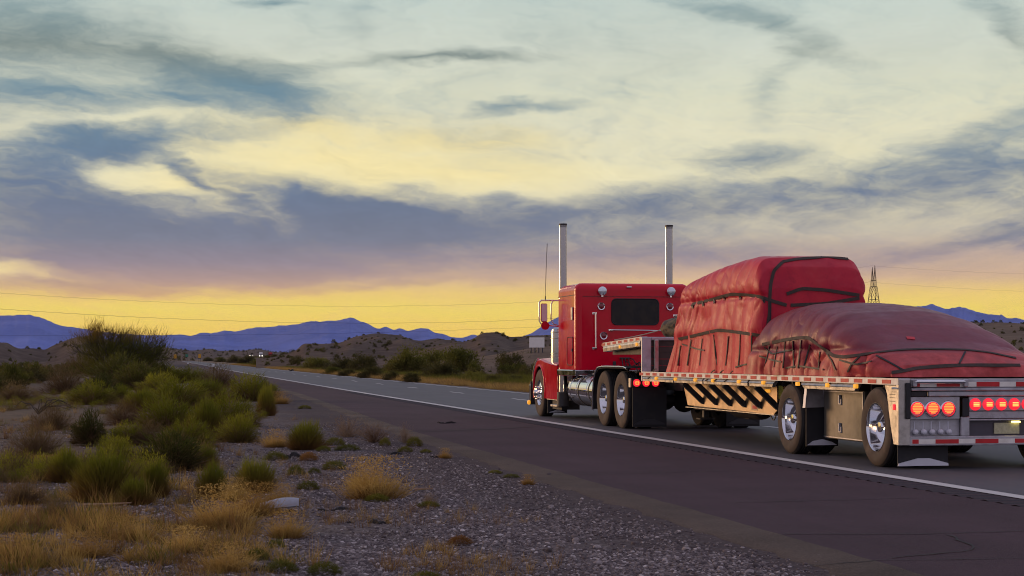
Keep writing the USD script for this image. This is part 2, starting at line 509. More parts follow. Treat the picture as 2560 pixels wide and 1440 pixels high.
# rumble strip: short cross grooves milled beside the line
b = MB()
ss = np.arange(-6, 70, .045)
P = np.zeros((len(ss), 2, 3))
for j, o in enumerate((-.52, -.16)):
    P[:, j, 0], P[:, j, 1] = road_to_world(line_a(ss) + o, ss)
    P[:, j, 2] = .0075 + .0065 * np.cos(ss / .30 * 2 * math.pi)
b.grid(P)
put('rumble_strip', b, asphalt('rumble_asphalt', (.040, .032, .040), .12, .4, .1, .9), shoulder, smooth=True)


def crack(points, w):
    rng = random.Random(len(points) + int(points[0][0] * 10))
    pts = []
    for (p, q) in zip(points[:-1], points[1:]):
        n = max(2, int(math.hypot(q[0] - p[0], q[1] - p[1]) / .12))
        for i in range(n):
            t = i / n
            pts.append((p[0] + (q[0] - p[0]) * t + rng.uniform(-.02, .02), p[1] + (q[1] - p[1]) * t + rng.uniform(-.02, .02)))
    pts.append(points[-1])
    c = np.array(pts)
    t = np.gradient(c, axis=0)
    t /= np.linalg.norm(t, axis=1, keepdims=True) + 1e-9
    nrm = np.stack([-t[:, 1], t[:, 0]], 1)
    ww = w * (.5 + .5 * np.array([rng.random() for _ in pts]))[:, None]
    P = np.zeros((len(c), 2, 3))
    P[:, 0, :2], P[:, 1, :2], P[:, :, 2] = c - nrm * ww * 1.4, c + nrm * ww * 1.4, .0105
    b = MB()
    b.grid(P)
    return b


for seq, w in [([(1950, 1338), (2260, 1338), (2560, 1330)], .010), ([(2370, 1340), (2430, 1366), (2432, 1378), (2290, 1392), (2230, 1398)], .008),
               ([(1440, 1187), (1640, 1183), (1900, 1176)], .010), ([(1830, 1258), (2100, 1252), (2300, 1246)], .008), ([(1330, 1135), (1480, 1133), (1600, 1131)], .012), ([(2000, 1420), (2200, 1404), (2560, 1398)], .007), ([(1160, 1112), (1300, 1108), (1420, 1106)], .014), ([(1050, 1080), (1250, 1073), (1330, 1068)], .03)]:
    put('crack', crack([spot(*p) for p in seq], w), crack_mat, shoulder)


# ------------------------------------------------------------------ hills and mountains
def ridge(name, pts, Y0, front, back, rough, mat, label, seed=1, step=6.0, rows=26, wander=.0, sharp=1.0, crest_noise=1.0):
    """A range whose crest runs through the given bearings and heights at distance Y0; front and back are the depths of its two flanks."""
    pts = np.array(pts, float)
    px = np.arange(pts[0, 0], pts[-1, 0] + step, step)
    py = interp(px, pts[:, 0], pts[:, 1])
    n = len(px)
    ts = np.concatenate([np.linspace(-1, 0, rows), np.linspace(0, 1, rows // 2)[1:]])
    P = np.zeros((len(ts), n, 3))
    crest = Y0 * (1 + wander * (meshkit.noise(np.stack([px / 160, px * 0, px * 0], 1), seed) - .5))
    for i, t in enumerate(ts):
        Y = crest + (t * front if t < 0 else t * back)
        zc = EYE + (HORIZON - py) * crest / FPX
        shape = (1 - abs(t)) ** sharp
        shape = shape * shape * (3 - 2 * shape) * .5 + shape * .5
        X = (px - 1280) / FPX * Y
        q = np.stack([X / front * 2.6, Y / front * 2.6, np.full(n, seed * 3.7)], -1)
        r = meshkit.fbm(q, 5, seed)
        rg = 1 - np.abs(2 * meshkit.fbm(q * np.array([2.2, .8, 1]), 4, seed + 5) - 1)
        dz = rough * zc * ((r - .5) * 1.0 + (rg - .75) * 1.1) * (1 - (1 - abs(t)) ** 6) * min(1, (1 - abs(t)) * 3)
        ce = rough * .05 * zc * crest_noise * (meshkit.fbm(np.stack([px / 17, px * 0, px * 0 + seed], 1), 4, seed) - .5) * (1 - abs(t))
        P[i, :, 0], P[i, :, 1], P[i, :, 2] = X, Y, zc * shape + dz + ce - .25 * (1 - shape)
    P[0, :, 2] -= 2
    P[-1, :, 2] -= 2
    b = MB()
    b.grid(P)
    put(name, b, mat, smooth=True, kind='structure', label=label)
    return P


def rock(name, c0, c1, scale, big):
    g = NG()
    pos = g.n('geometry', 'position')
    n1 = g.noise(pos, scale, 6, .6)
    n2 = g.noise(pos, big, 5, .6)
    c = g.ramp(n1, [(.32, c0), (.68, c1)])
    c = g.mix(g.range(n2, .4, .7, 0, .4), c, tuple(x * .6 for x in c0))
    nb = g.n('bump', 'normal', height=n1, strength=.6, distance=1.0 / scale * .3)
    return g.make(name, surface=g.n('principled_bsdf', 'BSDF', base_color=c, roughness=1.0, specular_ior_level=.05, normal=nb))


hill_mat = rock('desert_hill', (.078, .056, .046), (.140, .104, .084), .35, .05)
sand_mat = rock('sandy_hill', (.120, .084, .062), (.185, .138, .104), .4, .06)
mountain_mat = rock('painted_haze_mountain', (.125, .165, .43), (.155, .205, .53), .004, .0012)  # distance haze is painted in: its blue is mixed into the rock colour

FAR = 9000.0
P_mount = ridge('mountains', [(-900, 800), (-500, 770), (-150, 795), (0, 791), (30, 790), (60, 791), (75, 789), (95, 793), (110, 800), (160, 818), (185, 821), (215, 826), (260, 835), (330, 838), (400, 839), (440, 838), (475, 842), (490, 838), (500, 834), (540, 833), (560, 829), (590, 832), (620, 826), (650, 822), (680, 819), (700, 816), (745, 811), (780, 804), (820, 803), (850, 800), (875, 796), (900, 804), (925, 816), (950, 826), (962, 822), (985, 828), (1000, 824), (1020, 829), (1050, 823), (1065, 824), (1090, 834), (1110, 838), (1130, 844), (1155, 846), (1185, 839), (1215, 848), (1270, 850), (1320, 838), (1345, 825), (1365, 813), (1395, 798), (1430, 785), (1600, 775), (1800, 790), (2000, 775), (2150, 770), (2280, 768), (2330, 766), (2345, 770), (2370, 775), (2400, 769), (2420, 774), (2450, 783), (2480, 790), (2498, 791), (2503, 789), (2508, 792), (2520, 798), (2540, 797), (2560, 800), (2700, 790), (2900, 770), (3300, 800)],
      FAR, 3000, 2500, .5, mountain_mat, 'far mountain range along the horizon with haze blue painted into its rock', 3, 3.0, 34, .10, 1.0, 2.4)
P_far = ridge('far_hills', [(250, 890), (380, 874), (430, 872), (480, 876), (530, 872), (548, 877), (590, 877), (610, 876), (640, 873), (680, 879), (740, 884), (800, 890), (900, 892)],
      3600, 500, 500, .4, hill_mat, 'low brown hills beyond the road bend', 4, 4.0, 18, .05)
P_left = ridge('left_hill', [(-500, 850), (-200, 858), (0, 862), (15, 863), (35, 872), (50, 876), (80, 875), (110, 876), (130, 867), (160, 855), (190, 846), (215, 842), (250, 850), (300, 868), (350, 882), (400, 890)],
      330, 90, 90, .8, hill_mat, 'bare brown hill behind the palo verde tree', 6, 5.0, 30, .08)
P_sand = ridge('sandy_hill', [(300, 889), (360, 872), (400, 868), (425, 870), (450, 878), (470, 886), (485, 893)],
      1150, 160, 160, .4, sand_mat, 'pale sandy rise beside the road bend', 8, 4.0, 16, .03)
P_r1 = ridge('brown_hill', [(640, 896), (700, 889), (735, 882), (765, 866), (790, 866), (840, 864), (880, 852), (920, 845), (960, 842), (1000, 842), (1015, 845), (1050, 852), (1075, 848), (1095, 846), (1120, 851), (1160, 862), (1220, 878), (1280, 890)],
      330, 95, 110, .85, hill_mat, 'long brown hill behind the median shrubs', 11, 4.0, 30, .08)
P_r2 = ridge('domed_hill', [(930, 896), (1010, 886), (1080, 868), (1130, 856), (1165, 853), (1185, 845), (1200, 836), (1220, 832), (1240, 831), (1255, 834), (1280, 843), (1300, 841), (1330, 839), (1400, 836), (1500, 832), (1700, 838), (1900, 850), (2100, 842), (2300, 825), (2500, 830)],
      250, 90, 110, .7, hill_mat, 'round domed brown hill left of the truck', 14, 4.0, 30, .06)
P_r3 = ridge('low_slope', [(1100, 897), (1180, 894), (1240, 886), (1290, 877), (1330, 870), (1370, 866), (1420, 862), (1600, 858), (1900, 868), (2200, 872)],
      190, 60, 60, .35, sand_mat, 'pale slope below the white billboard', 17, 4.0, 24, .05)
P_r4 = ridge('scrub_slope', [(1900, 896), (2050, 868), (2250, 825), (2340, 808), (2380, 803), (2400, 806), (2440, 808), (2500, 809), (2560, 810), (2700, 806), (3000, 800)],
      230, 150, 150, .3, sand_mat, 'scrub dotted slope right of the tarped load', 19, 6.0, 30, .05)

# ------------------------------------------------------------------ vehicle materials
red_paint = simple('red_paint', (.56, .003, .022), .15, var=.08, scale=1.5, coat=.12, spec=.28, dirt=(.26, .03, .035), dirt_amt=.12)
chrome = simple('chrome', (.80, .80, .82), .07, 1.0, var=.05, scale=5)
aluminium = simple('brushed_aluminium', (.50, .47, .44), .36, 1.0, var=.14, scale=7, dirt=(.30, .26, .22), dirt_amt=.5, bump=.15, bscale=40)
stack_metal = simple('stack_steel', (.42, .42, .43), .16, 1.0, var=.12, scale=5)
grey_aluminium = simple('dull_aluminium', (.44, .43, .46), .48, .7, var=.16, scale=6, dirt=(.16, .14, .14), dirt_amt=.6, bump=.1)
steel_dark = simple('dark_steel', (.035, .032, .034), .6, .2, var=.3, scale=8, dirt=(.09, .07, .055), dirt_amt=.5)
black_plastic = simple('black_rubber_flap', (.014, .013, .016), .65, 0, var=.25, scale=5, dirt=(.05, .042, .04), dirt_amt=.4)
tyre_mat = simple('tyre_rubber', (.045, .030, .024), .8, 0, var=.25, scale=7, dirt=(.12, .075, .055), dirt_amt=.6, bump=.3, bscale=50)
tread_mat = simple('tyre_tread', (.020, .017, .017), .85, 0, var=.25, scale=7, dirt=(.05, .04, .035), dirt_amt=.4)
glass_dark = simple('tinted_glass', (.008, .008, .010), .10, 0, var=.1, spec=.25)
white_tape = simple('white_reflective_tape', (.78, .74, .68), .35, 0, var=.08, scale=9, dirt=(.4, .34, .28), dirt_amt=.35)
red_tape = simple('red_reflective_tape', (.50, .012, .018), .35, 0, var=.12, scale=9, dirt=(.25, .06, .05), dirt_amt=.3)
wood_mat = simple('weathered_bulkhead', (.045, .030, .026), .75, 0, var=.35, scale=3, dirt=(.10, .07, .055), dirt_amt=.5)
amber_lit = simple('amber_lamp_lit', (.6, .25, .02), .3, emit=(1.0, .42, .04), estr=.75)
red_lit = simple('red_lamp_lit', (.5, .01, .02), .25, emit=(1.0, .025, .05), estr=.95)
led_lit = simple('led_row_lit', (.8, .3, .05), .4, emit=(1.0, .24, .04), estr=1.7)
led_hot = simple('led_core_lit', (.9, .6, .1), .4, emit=(1.0, .48, .10), estr=1.6)
red_lens = simple('red_lens', (.16, .008, .014), .15, 0, var=.1, coat=.6)
lamp_glass = simple('clear_lamp_lens', (.62, .66, .70), .08, .6, var=.1)
white_plate = simple('white_enamel_plate', (.62, .62, .68), .4, 0, var=.08, scale=4)
number_plate = simple('pale_number_plate', (.45, .42, .26), .5, 0, var=.2, scale=30)

C = 9.70                                           # the vehicles' centre line across the road


def both(a):                                       # the mirrored place on the other side
    return 2 * C - a


def wheel(parent, a_out, s, R, ri, w, side, convex=False, dual=True, hubr=.10):
    """A wheel with its tyre facing out on the given side (-1 left, 1 right); a dual's inner tyre follows."""
    ax = (-side, 0, 0)
    o = (a_out, s, R)
    dish = [(.001, .045 if not convex else -.13), (hubr * .55, .05 if not convex else -.12), (hubr * .72, .07 if not convex else -.06), (hubr, .175 if not convex else -.01), (hubr * 1.2, .20 if not convex else .03),
            (hubr * 1.6, .20 if not convex else .01), (ri * .72, .188 if not convex else .025), (ri * .82, .16 if not convex else .035), (ri * .89, .11 if not convex else .045), (ri * .93, .05), (ri * .955, .015), (ri * .98, .004), (ri, .004), (ri * 1.01, .02)]
    b = MB()
    b.lathe(dish, o, ax, 40)
    wh = put('wheel', b, chrome, parent, smooth=40)
    mid = (ri + R) / 2
    side_p = [(ri * .98, .02), (ri + .012, .006), (mid, -.010), (R - .045, -.002), (R - .018, .016)]
    b = MB()
    b.lathe(side_p, o, ax, 48)
    put('tyre', b, tyre_mat, wh, smooth=40)
    n = 5
    tread = [(R - .018, .016), (R, .04)]
    for k in range(1, n):
        h = .04 + (w - .08) * k / n
        tread += [(R, h - .008), (R - .014, h - .006), (R - .014, h + .006), (R, h + .008)]
    tread += [(R, w - .04), (R - .02, w - .015), (mid, w + .006), (ri * .98, w - .02)]
    b = MB()
    b.lathe(tread, o, ax, 48)
    if dual:
        o2 = (a_out - side * (w + .05), s, R)
        b.lathe(side_p + tread, o2, ax, 40)
    put('tread', b, tread_mat, wh, smooth=30)
    if convex:
        b = MB()
        for k in range(10):
            t = k / 10 * 2 * math.pi
            c = np.array([a_out, s + math.cos(t) * ri * .50, R + math.sin(t) * ri * .50])
            b.lathe([(.001, -.085), (.012, -.08), (.021, -.03), (.024, .02)], c, ax, 8)
        put('nut_cover', b, chrome, wh, smooth=40)
    return wh


def rbox(pts_lo, pts_hi, r, n=2):
    """A box with rounded edges."""
    s = trimesh.creation.icosphere(n, r).vertices
    P = []
    for x in (pts_lo[0] + r, pts_hi[0] - r):
        for y in (pts_lo[1] + r, pts_hi[1] - r):
            for z in (pts_lo[2] + r, pts_hi[2] - r):
                P.append(s + np.array([x, y, z]))
    h = trimesh.convex.convex_hull(np.vstack(P))
    b = MB()
    b.add(h.vertices, h.faces)
    return b


def round_rect(w, h, r, n=5):
    p = []
    for cx, cy, t0 in ((w / 2 - r, h / 2 - r, 0), (-w / 2 + r, h / 2 - r, 90), (-w / 2 + r, -h / 2 + r, 180), (w / 2 - r, -h / 2 + r, 270)):
        for k in range(n + 1):
            t = math.radians(t0 + 90 * k / n)
            p.append((cx + r * math.cos(t), cy + r * math.sin(t)))
    return p


# ------------------------------------------------------------------ the tractor
T = thing('semi_truck', 'red conventional sleeper truck with two tall exhaust stacks pulling the flatbed trailer', 'truck', road=(C, 36.0))
SR = 36.2                                          # the sleeper's rear wall
sl = rbox((8.47, SR, .95), (both(8.47), 37.95, 2.86), .15, 3)
v, f = sl.mesh()
v = v.copy()
v[:, 2] = np.where(v[:, 2] < 1.07, 1.07, v[:, 2])                       # square sill
v[:, 2] += np.where(v[:, 2] > 2.6, .03 * (1 - ((v[:, 0] - C) / 1.25) ** 2), 0)
b = MB()
b.add(v, f)
sleeper = put('sleeper', b, red_paint, T, smooth=50)
b = MB()
b.box(8.462, 8.47, SR + .12, 37.85, 2.615, 2.627)
b.box(8.62, both(8.62), SR - .006, SR, 2.585, 2.592)
put('body_seam', b, steel_dark, sleeper)
b = MB()                                            # side locker door, its outline and hinge side
pr = [(x + SR + .47, y + 1.46) for x, y in round_rect(.50, .56, .06)]
b.prism(pr, 0, 8.458, 8.475)
door = put('locker_door', b, red_paint, sleeper, smooth=30)
b = MB()
q = np.array([(8.455, x + SR + .47, y + 1.46) for x, y in round_rect(.52, .58, .07)])
b.tube(np.vstack([q, q[:1]]), .007, 5)
put('door_seal', b, steel_dark, door)
b = MB()
b.box(8.44, 8.462, SR + .22, SR + .27, 1.45, 1.51)
put('door_latch', b, chrome, door)
b = MB()
b.box(8.438, 8.468, SR + .20, SR + .32, 2.10, 2.37, .01)
put('side_vent_plate', b, aluminium, sleeper)
b = MB()
b.prism([(x + 9.735, y + 2.275) for x, y in round_rect(.99, .52, .09)], 1, SR - .012, SR + .02)
win = put('rear_window', b, glass_dark, sleeper, smooth=30)
b = MB()
q = np.array([(x + 9.735, SR - .008, y + 2.275) for x, y in round_rect(1.0, .53, .095)])
b.tube(np.vstack([q, q[:1]]), .014, 6)
put('window_seal', b, black_plastic, win, smooth=60)
for a in (9.02, 10.49):
    b = MB()
    b.lathe([(.001, -.13), (.05, -.125), (.078, -.105), (.085, -.085)], (a, SR, 2.70), (0, 1, 0), 20)
    lens = MB()
    lens.lathe([(.085, -.085), (.092, -.08), (.088, -.05), (.055, -.015), (.03, .0)], (a, SR, 2.70), (0, 1, 0), 20)
    lens.box(a - .02, a + .02, SR - .06, SR, 2.58, 2.63)
    wl = put('work_lamp', lens, chrome, T, smooth=50)
    put('lens', b, lamp_glass, wl, smooth=50)
for a, z in ((9.01, 2.385), (10.48, 2.385), (9.06, 1.775)):
    b = MB()
    b.lathe([(.058, -.03), (.075, -.034), (.088, -.02), (.088, .0)], (a, SR, z), (0, 1, 0), 24)
    ml = put('sleeper_marker_lamp', b, chrome, T, smooth=50)
    b = MB()
    b.lathe([(.001, -.045), (.03, -.042), (.058, -.03)], (a, SR, z), (0, 1, 0), 24)
    put('lens', b, red_lens, ml, smooth=50)


b = MB()
b.box(9.55, 9.66, SR - .03, SR + .02, 2.775, 2.80, .008)
put('roof_lamp', b, chrome, T, smooth=30)
b = MB()
for a in np.arange(8.72, 10.75, .135):
    for z in (1.10, 2.60):
        b.lathe([(.001, -.006), (.008, -.004), (.011, 0)], (a, SR, z), (0, 1, 0), 6)
put('rivets', b, red_paint, sleeper, smooth=60, kind='stuff')


def bar(p, q, r, stand, name='grab_bar'):
    b = MB()
    p, q = np.array(p, float), np.array(q, float)
    b.tube([p, q], r, 10)
    g = put(name, b, chrome, T, smooth=50)
    b = MB()
    for e in (p, q):
        b.tube([e, e + np.array([0, stand, 0])], r * .9, 8)
        b.box(e[0] - .05, e[0] + .05, SR - .012, SR, e[2] - .022, e[2] + .022, .004)
    put('bar_foot', b, chrome, g, smooth=40)


bar((8.87, SR - .09, 1.52), (8.87, SR - .09, 2.24), .017, .09)
bar((9.22, SR - .09, 1.895), (10.35, SR - .09, 1.885), .014, .09)
bar((10.60, SR - .09, 1.60), (10.60, SR - .09, 2.20), .017, .09)
b = MB()                                            # couplings low on the rear wall
b.box(9.40, 9.62, SR - .05, SR, 1.30, 1.33, .004)
for a in (9.44, 9.51, 9.58):
    b.tube([(a, SR - .05, 1.32), (a, SR - .12, 1.18), (a + .03, SR - .10, 1.10)], .012, 6)
b.box(9.26, 9.32, SR - .03, SR, 1.17, 1.25, .004)
put('hose_coupling', b, steel_dark, T)
b = MB()
for a, dz in ((9.50, 0), (9.60, .06), (9.70, -.03)):
    t = np.linspace(0, 1, 16)
    b.tube(np.stack([a + .3 * t, SR - .1 - 2.6 * t, 1.25 + dz - .22 * np.sin(t * 3.1) + .05 * np.sin(t * 40)], 1), .013, 5)
put('air_hose', b, black_plastic, T, smooth=60)
b = MB()                                            # polished sill under the sleeper
b.box(8.455, both(8.455), SR - .012, 37.9, .945, 1.068, .012)
put('chrome_sill', b, chrome, T, smooth=30)

b = MB()                                            # cab, hood and screen in front of the sleeper
b.hull([(8.8, 37.9, 1.05), (both(8.8), 37.9, 1.05), (8.8, 39.35, 1.05), (both(8.8), 39.35, 1.05), (8.8, 39.45, 1.85), (both(8.8), 39.45, 1.85),
        (8.9, 39.05, 2.66), (both(8.9), 39.05, 2.66), (8.9, 37.9, 2.70), (both(8.9), 37.9, 2.70)])
cab = put('cab', b, red_paint, T, smooth=30)
b = MB()
b.hull([(8.93, 39.47, 1.88), (both(8.93), 39.47, 1.88), (8.99, 39.13, 2.56), (both(8.99), 39.13, 2.56), (8.95, 39.40, 1.88), (both(8.95), 39.40, 1.88), (9.0, 39.06, 2.56), (both(9.0), 39.06, 2.56)])
put('windscreen', b, glass_dark, cab)
for a in (8.80, both(8.80)):
    b = MB()
    k = .05 if a < C else -.05
    b.hull([(a - k * .1, 38.15, 1.85), (a - k * .1, 39.15, 1.85), (a + k * 1.3, 38.9, 2.5), (a + k * 1.3, 38.15, 2.5), (a + .02 * np.sign(k) + k, 38.2, 1.9), (a + k + .02 * np.sign(k), 39.0, 1.9), (a + k * 2, 38.8, 2.45)])
    put('door_window', b, glass_dark, cab)
b = MB()
b.hull([(9.15, 39.4, .8), (both(9.15), 39.4, .8), (9.15, 39.4, 1.75), (both(9.15), 39.4, 1.75), (9.3, 39.4, 1.9), (both(9.3), 39.4, 1.9),
        (9.28, 41.0, .8), (both(9.28), 41.0, .8), (9.28, 41.0, 1.6), (both(9.28), 41.0, 1.6), (9.4, 41.0, 1.72), (both(9.4), 41.0, 1.72)])
hood = put('hood', b, red_paint, T, smooth=30)
b = MB()
b.box(9.30, both(9.30), 41.0, 41.06, .75, 1.68, .02)
put('grille', b, chrome, hood)
b = MB()
b.box(8.44, both(8.44), 40.62, 40.80, .28, .72, .03)
bump = put('front_bumper', b, chrome, T, smooth=30)
b = MB()
b.box(8.43, both(8.43), 40.56, 40.62, .25, .78)
put('bumper_back', b, black_plastic, bump)
for a in (8.40, both(8.40)):
    b = MB()
    s = trimesh.creation.icosphere(2, .055)
    b.add(s.vertices * np.array([.8, 1, 1]) + np.array([a, 40.62, .30]), s.faces)
    put('amber_lamp', b, amber_lit, bump, smooth=True)

for sd, a0 in ((-1, 8.47), (1, both(8.47))):
    # front fender: an arch over the steered wheel with a deep skirt behind it
    def out(k):
        return a0 - sd * k
    ang = np.linspace(-62, 205, 40)
    cy, cz, R0 = 39.78, .55, .72
    arch = [(cy + R0 * math.cos(math.radians(t)), cz + R0 * .98 * math.sin(math.radians(t))) for t in ang]
    inner = [(cy + .60 * math.cos(math.radians(t)), cz + .60 * math.sin(math.radians(t))) for t in np.linspace(-20, 212, 36)]
    outline = [(40.46, .45), (40.40, .95), (40.22, 1.17), (40.0, 1.26), (39.65, 1.27), (39.2, 1.22), (38.6, 1.18), (38.0, 1.15), (37.95, .42), (39.0, .42)]
    outer = outline + [p for p in inner[::-1] if p[0] < 40.45 and p[1] > .40]
    b = MB()
    b.prism(outer, 0, min(out(0), out(.03)), max(out(0), out(.03)))
    fe = put('front_fender', b, red_paint, T, smooth=20)
    P = np.zeros((8, 4, 3))
    tops = outline[:8]
    for i, (y, z) in enumerate(tops):
        for j, (da, dz) in enumerate(((0, 0), (.04, .035), (.30, .06), (.62, .08))):
            P[i, j] = (out(da), y, z + dz)
    b = MB()
    b.grid(P)
    put('fender_top', b, red_paint, fe, smooth=True)
    b = MB()
    q = np.array([(out(-.004), y, z) for y, z in inner if z > .40])
    b.tube(q, .022, 8)
    put('fender_lip', b, red_paint, fe, smooth=60)
    b = MB()
    b.tube([(out(-.0), 40.46, .62), (out(-.0), 40.42, .98), (out(.01), 40.24, 1.2), (out(.02), 40.0, 1.29)], .03, 8)
    put('fender_trim', b, chrome, fe, smooth=60)
    P = np.zeros((30, 2, 3))
    for i, t in enumerate(np.linspace(-15, 200, 30)):
        y, z = cy + .64 * math.cos(math.radians(t)), cz + .64 * math.sin(math.radians(t))
        P[i, 0], P[i, 1] = (out(.03), y, z), (out(.5), y, z)
    b = MB()
    b.grid(P)
    put('wheel_well', b, black_plastic, fe, smooth=True)
    # step, its box and the small flap behind the front wheel
    b = MB()
    b.box(min(out(.02), out(.42)), max(out(.02), out(.42)), 37.9, 39.1, .395, .425, .006)
    st = put('cab_step', b, aluminium, T)
    b = MB()
    b.box(min(out(.0), out(.30)), max(out(.0), out(.30)), 38.0, 38.65, .255, .31, .01)
    put('lower_step', b, aluminium, st)
    b = MB()
    b.box(min(out(.1), out(.5)), max(out(.1), out(.5)), 37.95, 38.9, .20, .394)
    put('step_box', b, black_plastic, st)
    b = MB()
    b.box(min(out(.0), out(.45)), max(out(.0), out(.45)), 38.95, 38.98, .10, .40)
    fl = put('front_mud_flap', b, black_plastic, T)
    b = MB()
    lo, hi = min(out(.03), out(.42)), max(out(.03), out(.42))
    b.prism([(lo, .115), (hi, .115), (hi - .10, .15), ((lo + hi) / 2, .19), (lo + .12, .15)], 1, 38.935, 38.948)
    put('flap_badge', b, white_plate, fl)
    # fuel tank with straps and domed ends
    ca = out(.36)
    r = .325
    b = MB()
    b.lathe([(.001, 34.62), (.12, 34.63), (.24, 34.67), (.30, 34.73), (r, 34.82), (r, 37.1), (.30, 37.2), (.2, 37.25), (.001, 37.28)], (ca, 0, .645), (0, 1, 0), 48)
    tk = put('fuel_tank', b, chrome, T, smooth=40)
    for s in (35.25, 35.45, 36.15, 36.35, 36.9):
        b = MB()
        b.lathe([(r + .001, s - .028), (r + .008, s - .026), (r + .008, s + .026), (r + .001, s + .028)], (ca, 0, .645), (0, 1, 0), 40)
        put('tank_strap', b, steel_dark if s in (35.25, 36.15) else chrome, tk, smooth=30)
    b = MB()
    b.lathe([(.06, 0), (.06, .05), (.001, .055)], (ca - .12 * -sd * -1, 35.9, .95), (0, 0, 1), 16)
    put('filler_cap', b, chrome, tk, smooth=40)
    # stack
    ax = 8.56 if sd < 0 else both(8.56) + .08
    b = MB()
    b.tube([(ax, 37.78, .40), (ax, 37.78, 1.2), (ax, 37.78, 2.6)], .088, 20)
    b.tube([(ax, 37.78, 2.6), (ax, 37.78, 4.20)], .083, 20, cap=False)
    b.lathe([(.083, 4.12), (.083, 4.20), (.076, 4.20), (.076, 3.6)], (ax, 37.78, 0), (0, 0, 1), 20)
    sk = put('exhaust_stack', b, stack_metal, T, smooth=50)
    b = MB()
    b.lathe([(.0845, 4.165), (.0855, 4.168), (.0855, 4.203), (.075, 4.204), (.074, 4.0)], (ax, 37.78, 0), (0, 0, 1), 20)
    put('sooty_tip', b, steel_dark, sk, smooth=50)
    b = MB()
    for z in (1.0, 1.08, 2.58):
        b.lathe([(.089, z), (.095, z + .004), (.095, z + .026), (.089, z + .03)], (ax, 37.78, 0), (0, 0, 1), 20)
    b.box(min(ax, ax - sd * .3), max(ax, ax - sd * .3), 37.76, 37.80, 2.60, 2.64)
    put('stack_clamp', b, chrome, sk, smooth=30)
    b = MB()
    b.lathe([(.001, .0), (.13, .0), (.13, .30), (.001, .32)], (ax, 37.78, .28), (0, 0, 1), 20)
    put('stack_elbow', b, steel_dark, sk, smooth=40)
    # air cleaner
    aa = out(.235)
    b = MB()
    b.lathe([(.001, 1.15), (.14, 1.15), (.195, 1.19), (.20, 1.22), (.20, 1.90), (.185, 1.95), (.12, 1.985), (.001, 2.0)], (aa, 38.72, 0), (0, 0, 1), 32)
    ac = put('air_cleaner', b, stack_metal, T, smooth=40)
    b = MB()
    for z in (1.2, 1.36, 1.42, 1.75, 1.88):
        b.lathe([(.2005, z - .012), (.206, z - .008), (.206, z + .008), (.2005, z + .012)], (aa, 38.72, 0), (0, 0, 1), 32)
    put('cleaner_band', b, aluminium, ac, smooth=30)
    # mirror on its bracket, with the whip aerial
    ma = out(.30) + sd * .06 if False else (8.24 if sd < 0 else both(8.24))
    ms = 38.2
    b = MB()
    b.box(ma - .07, ma + .07, ms, ms + .06, 2.10, 2.50, .02)
    mi = put('mirror', b, red_paint, T, smooth=30)
    b = MB()
    b.box(ma - .062, ma + .062, ms - .004, ms - .0005, 2.115, 2.485)
    put('mirror_glass', b, lamp_glass, mi)
    b = MB()
    i = -sd
    b.tube([(ma + i * .58, ms + .05, 2.56), (ma + i * .1, ms + .03, 2.57), (ma - i * .06, ms + .03, 2.57), (ma - i * .105, ms + .03, 2.52), (ma - i * .105, ms + .03, 2.12), (ma - i * .07, ms + .03, 2.06), (ma + i * .1, ms + .03, 2.03), (ma + i * .58, ms + .05, 1.97)], .014, 8)
    b.tube([(ma + i * .3, ms + .04, 2.57), (ma + i * .2, ms + .04, 2.56), (ma + i * .16, ms + .04, 2.48), (ma + i * .16, ms + .04, 2.15), (ma + i * .22, ms + .04, 2.05), (ma + i * .45, ms + .04, 1.98)], .014, 8)
    put('mirror_bracket', b, chrome, mi, smooth=60)
    b = MB()
    b.lathe([(.001, -.03), (.05, -.02), (.085, .01), (.092, .03), (.001, .032)], (ma + .02 * i, ms + .03, 2.02), (0, -1, 0), 24)
    put('round_mirror', b, red_paint, mi, smooth=50)
    b = MB()
    b.tube([(8.27, ms + .03, 2.57), (8.27, ms + .03, 2.66)], .012, 6)
    b.tube([(8.27, ms + .03, 2.62), (8.29, ms + .05, 3.2), (8.315, ms + .05, 3.80)], .007, 5)
    if sd < 0:
        put('whip_aerial', b, steel_dark, mi, smooth=60)
    # wheels and the fenders above the drive axles
    wheel(T, out(-.01), 39.78, .535, .29, .30, sd, convex=True, dual=False)
    wheel(T, out(-.005), 33.86, .535, .30, .27, sd)
    wheel(T, out(-.005), 32.52, .535, .30, .27, sd)
    prof = [(34.62, .30), (34.60, .62), (34.52, .90), (34.38, 1.05), (34.20, 1.13), (33.9, 1.15), (33.5, 1.155), (33.2, 1.155), (32.9, 1.155), (32.5, 1.155), (32.2, 1.15), (31.98, 1.12)]
    P = np.zeros((len(prof), 6, 3))
    for k, (y, z) in enumerate(prof):
        for j, (da, dz) in enumerate(((0.0, -.035), (-.012, 0.0), (.02, .01), (.3, .012), (.62, .01), (.64, -.02))):
            P[k, j] = (out(da - .012), y, z + dz)
    b = MB()
    b.grid(P)
    fd = put('drive_fender', b, black_plastic, T, smooth=50)
    b = MB()
    b.tube([(out(-.03), y, z) for y, z in prof], .017, 8)
    put('fender_edge', b, chrome, fd, smooth=60)
    # flap and tail lamps behind the drive wheels
    b = MB()
    b.box(min(out(.02), out(.66)), max(out(.02), out(.66)), 31.74, 31.76, .06, .78)
    mf = put('mud_flap', b, black_plastic, T)
    b = MB()
    lo, hi = min(out(.05), out(.63)), max(out(.05), out(.63))
    b.prism([(lo, .10), (hi, .10), (hi - .02, .13), (hi - .2, .20), (lo + .2, .20), (lo + .02, .13)], 1, 31.725, 31.738)
    put('flap_badge', b, simple('dark_flap_badge', (.03, .028, .034), .45), mf)
    b = MB()
